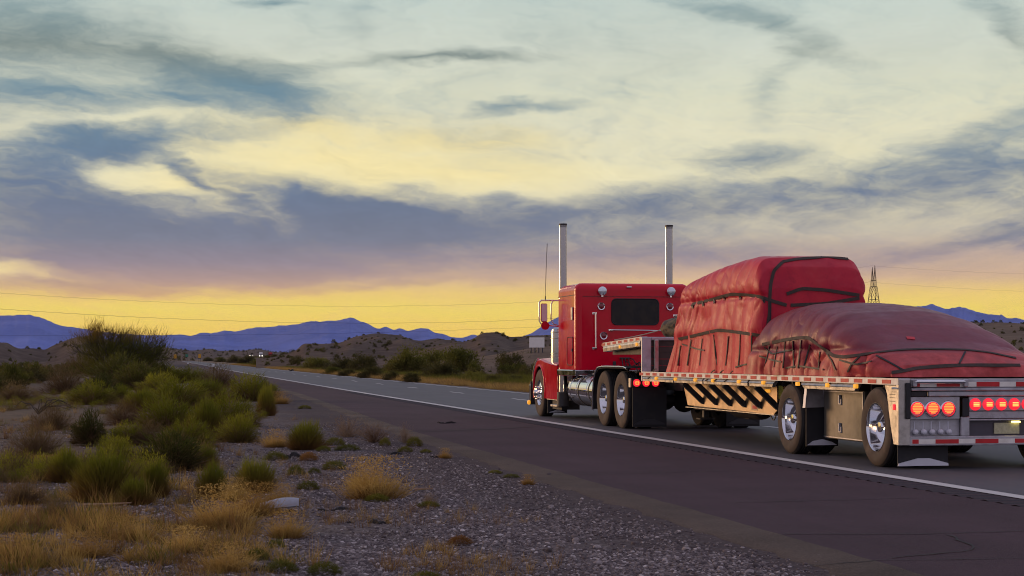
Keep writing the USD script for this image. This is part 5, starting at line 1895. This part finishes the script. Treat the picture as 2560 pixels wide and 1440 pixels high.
for i, (px, py, w, h) in enumerate([(790, 925, 90, 40), (750, 920, 80, 34), (700, 916, 80, 34), (660, 912, 70, 28), (620, 909, 66, 28), (585, 907, 50, 22), (550, 905, 44, 16), (930, 945, 80, 36), (870, 940, 60, 26), (830, 936, 60, 24), (980, 950, 60, 26), (1030, 956, 60, 30),
                                    (1180, 952, 70, 34), (1235, 958, 60, 30), (1165, 925, 50, 30), (1060, 915, 50, 34), (1000, 905, 60, 30), (890, 910, 60, 24), (770, 905, 50, 18), (680, 902, 50, 16), (640, 902, 44, 14), (1300, 905, 40, 22), (1345, 905, 50, 24), (520, 903, 36, 12), (845, 908, 50, 20), (1290, 960, 56, 26)]):
    plant('small_shrub', 'small dark shrub ' + SHL[i], 'fardark' if i % 3 else 'far', px, py, w, h, group=MED)

# --- uncountable cover: straw, verge grass, hillside scrub, stones
def scatter(name, label, protos_, pos, sizes, squash, seed, yaw=True):
    rng = np.random.default_rng(seed)
    path = unique('/World', name)
    pi = UsdGeom.PointInstancer.Define(stage, path)
    rel = pi.CreatePrototypesRel()
    for k, (mb, mat) in enumerate(protos_):
        usdkit.mesh(stage, f'{path}/shape_{k:03d}', mb.mesh(), mat)
        rel.AddTarget(f'{path}/shape_{k:03d}')
    n = len(pos)
    pi.CreatePositionsAttr(Vt.Vec3fArray.FromNumpy(np.asarray(pos, np.float32)))
    pi.CreateProtoIndicesAttr(Vt.IntArray.FromNumpy(rng.integers(0, len(protos_), n).astype(np.int32)))
    sc = np.asarray(sizes)[:, None] * np.stack([np.ones(n), np.ones(n), rng.uniform(*squash, n)], 1)
    pi.CreateScalesAttr(Vt.Vec3fArray.FromNumpy(sc.astype(np.float32)))
    a = rng.uniform(0, 2 * math.pi, n)
    pi.CreateOrientationsAttr(Vt.QuathArray([Gf.Quath(float(math.cos(t / 2)), 0, 0, float(math.sin(t / 2))) for t in a]))
    data(pi, label, None, None, 'stuff')
    return pi


def tuft(seed, n, mat, spread=.16, lean=.35, w=.020):
    rng = np.random.default_rng(seed)
    base = np.stack([rng.normal(0, spread, n), rng.normal(0, spread, n), np.zeros(n)], 1)
    b = MB()
    b.add(*blades(rng, base, base * 1.5 + rng.normal(0, lean, (n, 3)) + np.array([0, 0, 1]), rng.uniform(.35, 1, n), w))
    return b, mat


def in_view(n, y0, y1, seed, p0=-60, p1=2620):
    """Random ground points of the view between two distances."""
    rng = np.random.default_rng(seed)
    Y = 1 / rng.uniform(1 / y1, 1 / y0, n) if y1 / y0 > 3 else rng.uniform(y0, y1, n)
    X = (rng.uniform(p0, p1, n) - 1280) / FPX * Y
    return X, Y


def keep(X, Y, m):
    X, Y = X[m], Y[m]
    return np.stack([X, Y, ground_z(X, Y)], 1)


thin_straw = leaf('thin_straw', (.34, .215, .055), (.64, .44, .13), ((.22, .13, .045), .0, .3), .3, patch=.9)
red_straw = leaf('reddish_straw', (.18, .095, .036), (.36, .22, .075), ((.09, .05, .03), .0, .3), .3, patch=.9)
X, Y = in_view(70000, 10.3, 75, 41, -60, 1000)
a, s = world_to_road(X, Y)
off = a - line_a(s)
q = np.stack([X / 1.7, Y / 1.7, X * 0], 1)
n1, n2 = meshkit.fbm(q, 3, 4), meshkit.fbm(q * 3, 2, 6)
lim = np.interp(Y, [10, 17, 29, 45, 75], [-6.9, -7.1, -5.9, -5.2, -4.6])
d = np.clip((lim - off) / 1.3, 0, 1) * (.12 + .88 * np.clip((n1 - .47) * 9, 0, 1)) * np.clip((n2 - .36) * 6, .03, 1)
rng = np.random.default_rng(6)
P = keep(X, Y, (rng.random(len(X)) < d * .09))
scatter('straw_cover', 'sparse dry straw and weeds covering the ground at lower left', [tuft(1, 46, thin_straw), tuft(2, 46, thin_straw), tuft(3, 40, red_straw), tuft(4, 34, leaf_mats['cushion'], .2, .6)], P, (.06 + .24 * rng.random(len(P)) ** 1.7), (.5, 1.2), 7)
X, Y = in_view(9000, 10.5, 45, 43, 450, 1400)
a, s = world_to_road(X, Y)
off = a - line_a(s)
n1 = meshkit.fbm(np.stack([X / 1.2, Y / 1.2, X * 0], 1), 3, 8)
rng = np.random.default_rng(8)
P = keep(X, Y, (off < -4.9) & (off > -9.5) & (n1 > .50) & (rng.random(len(X)) < .34 * np.clip((-off - 4.3) / 2.5, .08, 1)))
scatter('sparse_weeds', 'sparse thin weeds sprouting from the gravel', [tuft(5, 16, thin_straw, .12, .4, .02), tuft(6, 14, red_straw, .12, .4, .02)], P, rng.uniform(.06, .17, len(P)), (.6, 1.2), 9)
# low scrub filling the ground between the bushes on the left
for nm, lb, mats, n, seed, hs_, thr, sc_ in (('brown_ground_scrub', 'low brown and olive scrub filling the ground between the left bushes', (('brown', 31), ('mound', 32)), 7000, 91, (.14, .42), .53, 3.0),):
    X, Y = in_view(n, 17, 260, seed, -60, 760)
    a, s = world_to_road(X, Y)
    off = a - line_a(s)
    nn = meshkit.fbm(np.stack([X / sc_, Y / (sc_ * 1.6), X * 0], 1), 3, seed)
    rng = np.random.default_rng(seed)
    lim = np.interp(Y, [17, 24, 40, 60, 260], [-8.4, -7.3, -5.4, -4.4, -4.0])
    P = keep(X, Y, (off < lim) & (nn > thr) & (rng.random(n) < .85))
    parts = []
    for mt, sd in mats:
        m_ = mk_mound(sd, mt, 420, wid=.020, amp=.35, up=.7, fill=.4)[1]
        parts.append((m_[1], m_[2]))
    scatter(nm, lb, parts, P - np.array([0, 0, .02]), rng.uniform(*hs_, len(P)), (.45, .85), seed + 1)
# grass beyond the road: a tan fringe, then green
for nm, lb, o0, o1, mat, n, hs, seed in (('verge_grass', 'tan dry grass fringe along the far edge of the road', 6.5, 8.6, [leaf('tan_grass', (.20, .125, .055), (.34, .235, .10), None, .3), thin_straw], 9000, (.22, .55), 51),
                                         ('green_ground_cover', 'yellow green low plants behind the tan fringe', 8.0, 15.0, [leaf('ground_cover_green', (.075, .080, .012), (.16, .155, .024), None, .3, patch=.5), leaf_mats['cushion']], 14000, (.30, .75), 53)):
    rng = np.random.default_rng(seed)
    s = 38 + 380 * rng.random(n) ** 1.6
    o = rng.uniform(o0, o1, n)
    m = meshkit.fbm(np.stack([s / 6, o / 2.0, s * 0], 1), 3, seed)
    k = m > (.36 if seed == 51 else .42)
    s, o = s[k], o[k]
    xx, yy = road_to_world(line_a(s) + o, s)
    P = np.stack([xx, yy, ground_z(xx, yy) - .02], 1)
    scatter(nm, lb, [tuft(seed + 1, 60, mat[0], .3, .5, .03), tuft(seed + 2, 60, mat[1], .3, .5, .03)], P, rng.uniform(*hs, len(P)), (.6, 1.0), seed)
# scrub on hills and plain
hs = mk_mound(21, 'fardark', 700, wid=.05, amp=.3, up=.4, fill=.5)[1]
hs2 = mk_mound(22, 'dark', 700, wid=.05, amp=.35, up=.4, fill=.5)[1]
dots, sz = [], []
rng = np.random.default_rng(77)
for Pm, n, lo, hi in ((P_left, 190, .4, 1.0), (P_r1, 240, .4, 1.1), (P_r2, 280, .3, .8), (P_r3, 90, .3, .7), (P_r4, 700, .25, .7), (P_far, 500, 2, 6), (P_sand, 160, .8, 2.4)):
    r, c = rng.uniform(0, Pm.shape[0] * .72, n), rng.uniform(0, Pm.shape[1] - 1.01, n)
    i, j = r.astype(int), c.astype(int)
    fr, fc = (r - i)[:, None], (c - j)[:, None]
    p = (Pm[i, j] * (1 - fr) + Pm[i + 1, j] * fr) * (1 - fc) + (Pm[i, j + 1] * (1 - fr) + Pm[i + 1, j + 1] * fr) * fc
    ok = p[:, 2] > .1
    dots.append(p[ok] - np.array([0, 0, .05]))
    sz.append((lo + (hi - lo) * rng.random(ok.sum()) ** 2))
X, Y = in_view(2600, 60, 900, 78, -100, 2700)
a, s = world_to_road(X, Y)
off = a - line_a(s)
ok = (off > 14) | (off < -14)
dots.append(np.stack([X[ok], Y[ok], X[ok] * 0], 1))
sz.append(rng.uniform(.5, 1.5, ok.sum()))
scatter('hillside_scrub', 'dark dots of scrub scattered over plain and hills', [(hs[1], hs[2]), (hs2[1], hs2[2])], np.vstack(dots), np.concatenate(sz), (.5, .9), 79)


# stones of the gravel verge
def pebble(seed):
    s = trimesh.creation.icosphere(1, 1.0)
    v = s.vertices * (1 + .55 * (meshkit.noise(s.vertices * 1.3 + seed * 5, seed)[:, None] - .5)) * np.array([1, .8, .6])
    b = MB()
    b.add(v, s.faces)
    return b


g = NG()
rnd = g.n('object_info', 'random')
pb = g.ramp(rnd, [(0, (.050, .036, .038)), (.4, (.115, .090, .092)), (.75, (.185, .150, .145)), (.92, (.30, .255, .25)), (1, (.52, .46, .45))])
nz = g.noise(g.n('geometry', 'position'), 60.0, 3, .6)
pb = g.mix(g.range(nz, .4, .7, 0, .4), pb, (.07, .055, .06))
stone_mat = g.make('gravel_stone', surface=g.n('principled_bsdf', 'BSDF', base_color=pb, roughness=.85, specular_ior_level=.3))
X, Y = in_view(330000, 10.2, 36, 61, -40, 2300)
a, s = world_to_road(X, Y)
off = a - line_a(s)
edge = edge_off(s) - .50
n1 = meshkit.fbm(np.stack([X / 1.4, Y / 1.4, X * 0], 1), 3, 12)
rng = np.random.default_rng(62)
dens = np.where(off < np.interp(Y, [10, 17, 29, 45], [-7.6, -7.9, -6.8, -6.0]), .55, .80) * np.clip((n1 - .25) * 3.2, .1, 1)
dens = dens * np.clip((edge - off) / .45, .22, 1)
P = keep(X, Y, (off < edge - .02 + .06 * rng.normal(size=len(X)) + .35 * (rng.random(len(X)) < .10) * rng.random(len(X))) & (rng.random(len(X)) < dens))
size = .0045 + .0135 * rng.random(len(P)) ** 3.0 + .022 * (rng.random(len(P)) < .006) * rng.random(len(P))
P[:, 2] += size * .15
scatter('gravel', 'grey purple gravel stones on the verge', [(pebble(1), stone_mat), (pebble(2), stone_mat), (pebble(3), stone_mat), (pebble(4), stone_mat)], P, size, (.7, 1.2), 63)

# ------------------------------------------------------------------ debris on the verge
scrap_white = simple('scuffed_white_plastic', (.26, .26, .30), .45, 0, var=.12, scale=6, dirt=(.16, .13, .12), dirt_amt=.6)
x, y = spot(700, 1276)
t = thing('fender_scrap', 'curved pale grey scrap of a vehicle body lying on the gravel', 'scrap', (x, y, .0), 8)
n, m = 22, 12
P = np.zeros((n, m, 3))
Q = np.zeros((n, m, 3))
for i, u in enumerate(np.linspace(0, 1, n)):
    for j, w in enumerate(np.linspace(0, 1, m)):
        X0 = -.17 + .33 * u
        wd = .13 * (.25 + .75 * math.sin(math.pi * min(1, .12 + u * .75)))
        ph = math.pi * (.05 + .9 * w)
        P[i, j] = (X0, -math.cos(ph) * wd, .012 + math.sin(ph) * .085 * (.35 + .65 * math.sin(math.pi * min(1, .10 + u * .62))) + .02 * u)
        Q[i, j] = P[i, j] * np.array([1, .93, .93]) - np.array([0, 0, .004])
b = MB()
b.grid(P)
put('outer_shell', b, scrap_white, t, smooth=True)
b = MB()
b.grid(Q[:, ::-1])
put('dark_inside', b, black_plastic, t, smooth=True)
shred_mat = simple('shredded_tyre', (.012, .010, .011), .85, 0, var=.3, scale=20)
for lb, px, py, w, h in [('long black tyre shred beside the curved pale scrap', 835, 1272, 82, 9), ('knotted black tyre shred lying alone on the gravel', 946, 1306, 50, 13), ('flat black tyre shred right at the corner of the shoulder', 1118, 1059, 50, 6),
                         ('black tyre scrap under the solitary broom', 722, 1142, 62, 16), ('small black scrap below the long tyre shred', 876, 1304, 22, 5), ('thin black strip left of the corner of the shoulder', 988, 1136, 34, 8),
                         ('black strip on the gravel below the shoulder corner', 1093, 1144, 36, 6), ('black lump of tyre on the far road edge', 1134, 963, 16, 6), ('black lump by the road edge farther up', 728, 928, 14, 6), ('black lump in the lower left straw', 625, 1425, 80, 26)]:
    x, y = spot(px, py)
    sc = y / FPX
    z = float(ground_z(np.array([x]), np.array([y]))[0])
    rr = np.random.default_rng(px)
    u = np.linspace(-.5, .5, 14)
    b = MB()
    c = np.stack([x + u * w * sc, y + .25 * w * sc * np.sin(u * 5 + px), z + h * sc * (.35 + .25 * np.sin(u * 9 + px)) + rr.normal(0, .1, 14) * h * sc], 1)
    P = np.zeros((14, 4, 3))
    hw = h * sc * .6
    for j, (dy, dz) in enumerate(((-hw, -hw * .5), (-hw * .6, hw * .5), (hw * .6, hw * .6), (hw, -hw * .4))):
        P[:, j] = c + np.array([0, dy, dz]) * (1 - np.abs(u * 2)[:, None] ** 3) + rr.normal(0, .12, (14, 3)) * hw
    b.grid(P)
    b.grid(P[:, ::-1] - np.array([0, 0, .004]))
    put('tyre_shred', b, shred_mat, smooth=30, label=lb, category='tyre shred')
for lb, px, py, w, tilt in [('pale wooden lath lying beside the solitary broom', 815, 1122, 48, -8), ('brown stick with a dark end lying on the gravel', 1058, 1228, 46, -4), ('thin dark stick in the straw at lower left', 265, 1268, 120, -10)]:
    x, y = spot(px, py)
    sc = y / FPX
    b = MB()
    q = np.array([[-.5, 0, 0], [0, .06, .01], [.5, .15, .03]]) * w * sc
    q[:, 2] += .02
    b.tube(q + np.array([x, y, 0]), [.014, .012, .006], 6)
    put('stick', b, simple('dry_wood', (.24, .15, .095), .8, 0, var=.3, scale=8), smooth=60, label=lb, category='stick')

# ------------------------------------------------------------------ roadside furniture
post_mat = simple('dark_post', (.05, .045, .055), .7)
refl_mat = simple('white_reflector', (.72, .74, .76), .4)
for lb, px, py, h, w in [('brown marker post with white reflector top, nearest on the left shoulder', 534, 932, 22, 6), ('small marker post farther along the left shoulder', 470, 917, 10, 3)]:
    x, y = spot(px, py)
    sc = y / FPX
    t = thing('marker_post', lb, 'marker post', (x, y, 0))
    b = MB()
    b.box(-w * .3 * sc, w * .3 * sc, -.02, .02, 0, h * sc * .72, .004)
    put('post', b, post_mat, t)
    b = MB()
    b.box(-w * .5 * sc, w * .5 * sc, -.024, .024, h * sc * .7, h * sc, .004)
    put('reflector', b, refl_mat, t)
yel = simple('yellow_sign', (.55, .27, .015), .5)
grn = simple('green_sign', (.03, .16, .10), .5)
for lb, px, py, y, w, h, mat in [('yellow warning sign left of the road bend', 438, 891, 620, 7, 10, yel), ('yellow warning sign right of the road bend', 499, 890, 640, 7, 10, yel), ('small green road sign between the two yellow ones', 467, 889, 900, 7, 7, grn)]:
    sc = y / FPX
    x = (px - 1280) * sc
    zc = EYE + (HORIZON - py) * sc
    t = thing('road_sign', lb, 'sign', (x, y, 0))
    b = MB()
    b.box(-w / 2 * sc, w / 2 * sc, -.02, .02, zc - h / 2 * sc, zc + h / 2 * sc, .01)
    put('panel', b, mat, t)
    b = MB()
    for dx in (-.3, .3):
        b.tube([(dx * w * sc, .05, -.3), (dx * w * sc, .05, zc + h * .3 * sc)], .05, 6)
    put('posts', b, post_mat, t)

# billboard on the slope
y = 175.0
sc = y / FPX
x = (1342 - 1280) * sc
t = thing('billboard', 'blank white billboard on the slope left of the truck', 'billboard', (x, y, 0), -6)
w, z0, z1 = 38 * sc, EYE + (HORIZON - 869) * sc, EYE + (HORIZON - 843.5) * sc
b = MB()
b.box(-w / 2, w / 2, -.04, .04, z0, z1, .01)
put('panel', b, simple('white_board', (.74, .70, .66), .55, 0, var=.05, scale=3), t)
for k in range(4):
    b = MB()
    xx = -w / 2 + w * (k + .5) / 4
    b.box(xx - .05, xx + .05, .045, .12, -.5, z1 - .1)
    put('post', b, post_mat, t)
for k in range(2):
    b = MB()
    b.box(-w / 2, w / 2, .122, .17, z0 + (z1 - z0) * (.25 + .5 * k), z0 + (z1 - z0) * (.25 + .5 * k) + .06)
    put('rail', b, post_mat, t)

# ------------------------------------------------------------------ distant traffic
head_lit = simple('headlamp_lit', (.9, .85, .7), .3, emit=(1.0, .86, .62), estr=9.0)
tail_lit = simple('tail_lamp_far', (.8, .05, .05), .3, emit=(1.0, .10, .06), estr=4.0)
dark_car = simple('dark_car_paint', (.03, .03, .035), .3, coat=.5)
white_car = simple('white_truck_paint', (.62, .62, .62), .4)
red_car = simple('red_truck_paint', (.36, .02, .02), .4)


def vehicle(name, label, cat, px, py, y, kind, mat, lamps, facing):
    """A distant vehicle seen end on: its wheels stand on the point seen at (px, py)."""
    sc = y / FPX
    x, z = (px - 1280) * sc, EYE + (HORIZON - py) * sc
    t = thing(name, label, cat, (x, y, z), math.degrees(math.atan2(px - 1280, FPX)) * -1)
    L, W, H1, H2 = {'car': (4.4, 1.8, .85, 1.45), 'truck': (7.0, 2.0, 1.3, 2.7)}[kind]
    b = MB()
    b.box(-W / 2, W / 2, 0, L, .25, H1, .12)
    body = put('body', b, mat, t, smooth=30)
    b = MB()
    if kind == 'car':
        b.hull([(sx * W * k, yy, zz) for sx in (-1, 1) for k, yy, zz in ((.46, .9, H1 - .02), (.46, 3.7, H1 - .02), (.36, 1.5, H2), (.36, 3.1, H2))])
    else:
        b.box(-W / 2, W / 2, 1.2, L, H1 - .05, H2, .1)
    put('cabin', b, mat, t, smooth=30)
    b = MB()
    b.box(-W * .38, W * .38, .84 if kind == 'car' else 1.17, .9 if kind == 'car' else 1.2, H1 + .05, H1 + .5)
    put('windscreen', b, glass_dark, t)
    for sx in (-1, 1):
        for yy in (.9, L - .9):
            b = MB()
            b.lathe([(.001, -.1), (.33, -.1), (.33, .1), (.001, .1)], (sx * (W / 2 - .12), yy, .33), (1, 0, 0), 14)
            put('wheel', b, tread_mat, t, smooth=30)
        b = MB()
        b.lathe([(.001, -.12), (.12, -.08), (.15, 0)], (sx * W * .36, -.0, .68), (0, 1, 0), 12)
        put('headlamp' if facing else 'tail_lamp', b, lamps, t, smooth=50)
    return t


def bank(x):                                       # the other carriageway rises a little towards the left
    return 895.6 - (900 - x) * .011


Yb = 1000.0
pxs = np.arange(470, 1010, 10.0)
prof = [(-26, None), (-6, 0.0), (0, .02), (9, .02), (15, 0.0), (36, None)]
P = np.zeros((len(prof), len(pxs), 3))
for i, (dy, dz) in enumerate(prof):
    for j, p in enumerate(pxs):
        yy = Yb + dy
        zt = EYE + (HORIZON - bank(p)) * Yb / FPX
        e = min(1.0, (p - 470) / 120.0, (1000 - p) / 120.0)
        P[i, j] = ((p - 1280) / FPX * yy, yy, zt * max(0.0, e) - .3 * (1 - e) + dz if dz is not None else -.4)
b = MB()
b.grid(P)
put('far_carriageway', b, sand_mat, smooth=True, kind='structure', label='low embankment carrying the oncoming carriageway')
b = MB()
b.grid(P[2:4] + np.array([0, 0, .03]))
put('far_carriageway_lanes', b, lanes_mat, kind='structure', label='asphalt of the oncoming carriageway on the embankment')
for nm, lb, cat, px, kind, mat in [('oncoming_car', 'leftmost oncoming car with headlights on', 'car', 628, 'car', dark_car), ('oncoming_truck', 'white oncoming truck with headlights on', 'truck', 652, 'truck', white_car),
                                   ('oncoming_truck', 'red oncoming truck with the brightest headlights', 'truck', 676, 'truck', red_car), ('oncoming_car', 'rightmost oncoming car with headlights on beside a dark shrub', 'car', 726, 'car', dark_car)]:
    vehicle(nm, lb, cat, px, bank(px) - .2, Yb + 1.0, kind, mat, head_lit, True)
sr = 1150.0
wx, wy = road_to_world(float(line_a(sr)) + 1.9, sr)
t = vehicle('leaving_car', 'dark car with red tail lights at the bend far ahead', 'car', 1280 + wx / wy * FPX, HORIZON + EYE * FPX / wy, wy, 'car', dark_car, tail_lit, False)

# ------------------------------------------------------------------ pylon and wires
lattice = simple('pylon_steel', (.10, .085, .075), .6, .5)
yp = 620.0
sc = yp / FPX
xp = (2184 - 1280) * sc
PY = thing('pylon', 'lattice steel pylon with two peaks rising behind the low load', 'pylon', (xp, yp, 0), 12)
zt = EYE + (HORIZON - 663) * sc
zw = EYE + (HORIZON - 717) * sc                    # the cross frame
hw0, hw1 = 27 * sc, 6.5 * sc


def half(z):
    return hw0 + (hw1 - hw0) * z / zw


for sx in (-1, 1):
    for sy in (-1, 1):
        b = MB()
        b.tube([(sx * hw0, sy * hw0, -.5), (sx * hw1, sy * hw1, zw)], .11, 5)
        put('leg', b, lattice, PY)
levels = [0, zw * .28, zw * .5, zw * .68, zw * .83, zw]
for lo, hi in zip(levels[:-1], levels[1:]):
    for sx, sy, tx, ty in ((-1, -1, 1, -1), (-1, 1, 1, 1), (-1, -1, -1, 1), (1, -1, 1, 1)):
        a0, a1 = half(lo), half(hi)
        b = MB()
        b.tube([(sx * a0, sy * a0, lo), (tx * a1, ty * a1, hi)], .055, 4)
        put('brace', b, lattice, PY)
        b = MB()
        b.tube([(tx * a0, ty * a0, lo), (sx * a1, sy * a1, hi)], .055, 4)
        put('brace', b, lattice, PY)
        b = MB()
        b.tube([(sx * a1, sy * a1, hi), (tx * a1, ty * a1, hi)], .065, 4)
        put('belt', b, lattice, PY)
for sx in (-1, 1):
    cx = sx * 3.3 * sc
    for dx, dy in ((-1, -1), (1, -1), (-1, 1), (1, 1)):
        b = MB()
        b.tube([(sx * hw1 * .55 + dx * hw1 * .5, dy * hw1 * .6, zw - .2), (cx, 0, zt - (0 if sx > 0 else .6))], .08, 5)
        put('peak_leg', b, lattice, PY)
    b = MB()
    b.tube([(cx - .55, 0, zw + (zt - zw) * .30), (cx + .55, 0, zw + (zt - zw) * .30)], .14, 5)
    put('peak_belt', b, lattice, PY)
b = MB()
b.tube([(-hw1 * 1.25, 0, zw), (hw1 * 1.25, 0, zw)], .16, 6)
put('cross_arm', b, lattice, PY)
wire_mat = simple('power_wire', (.035, .03, .035), .6, .3)


def wire(label, pts, y_left, px_end, z_end, y_end, r):
    """A hanging wire from the pylon to one beyond the frame; its sag passes through the seen points."""
    x1 = (px_end - 1280) * y_end / FPX
    xl = (-900 - 1280) * y_left / FPX
    rows, rhs = [], []
    for px, py in pts + [(None, None)] * 6:
        if px is None:
            rows.append([0, 1, 0])
            rhs.append(z_end)
            continue
        k = (px - 1280) / FPX                      # where the wire's vertical plane is crossed
        t = (k * y_left - xl) / ((x1 - xl) - k * (y_end - y_left))
        yy = y_left + (y_end - y_left) * t
        rows.append([1 - t, t, -4 * t * (1 - t)])
        rhs.append(EYE + (HORIZON - py) * yy / FPX)
    z0, z1, sag = np.linalg.lstsq(np.array(rows, float), np.array(rhs, float), rcond=None)[0]
    t = np.linspace(0, 1, 60)
    b = MB()
    b.tube(np.stack([xl + (x1 - xl) * t, y_left + (y_end - y_left) * t, z0 + (z1 - z0) * t - 4 * sag * t * (1 - t)], 1), r, 5)
    put('power_wire', b, wire_mat, label=label, category='power wire')


zA = EYE + (HORIZON - 663) * sc
wire('uppermost power wire across the yellow band at the left', [(0, 733), (150, 741), (300, 751)], 380, 2184, zA, yp, .020)
wire('middle power wire crossing the whole yellow band above the mountains', [(0, 773), (300, 788), (700, 808), (1150, 806), (1340, 797)], 330, 2184, zw + 2, yp, .028)
wire('lowest power wire crossing in front of the mountains', [(0, 835), (400, 843), (700, 839), (1000, 825)], 380, 2184, zw - 6, yp, .022)
for lb, z, py in (('upper power wire running right from the pylon', zt - .3, 680), ('lower power wire running right from the pylon', zw + 1.5, 728)):
    b = MB()
    x1, y1 = (3100 - 1280) * 900 / FPX, 900.0
    t = np.linspace(0, 1, 40)
    z1 = EYE + (HORIZON - py + 8) * 900 / FPX
    b.tube(np.stack([xp + (x1 - xp) * t, yp + (y1 - yp) * t, z + (z1 - z) * t - 4 * 3.0 * t * (1 - t)], 1), .018, 5)
    put('power_wire', b, wire_mat, label=lb, category='power wire')

# ------------------------------------------------------------------ the air
g = NG()
vol = g.n('principled_volume', 'volume', color=(.62, .70, .98), density=0.000011, anisotropy=0.0)
air = g.make('pale_haze', volume=vol)
b = MB()
b.box(-15500, 15500, -9000, 15200, -4, 420)
put('haze', b, air, kind='stuff', label='thin blue evening haze over the plain')
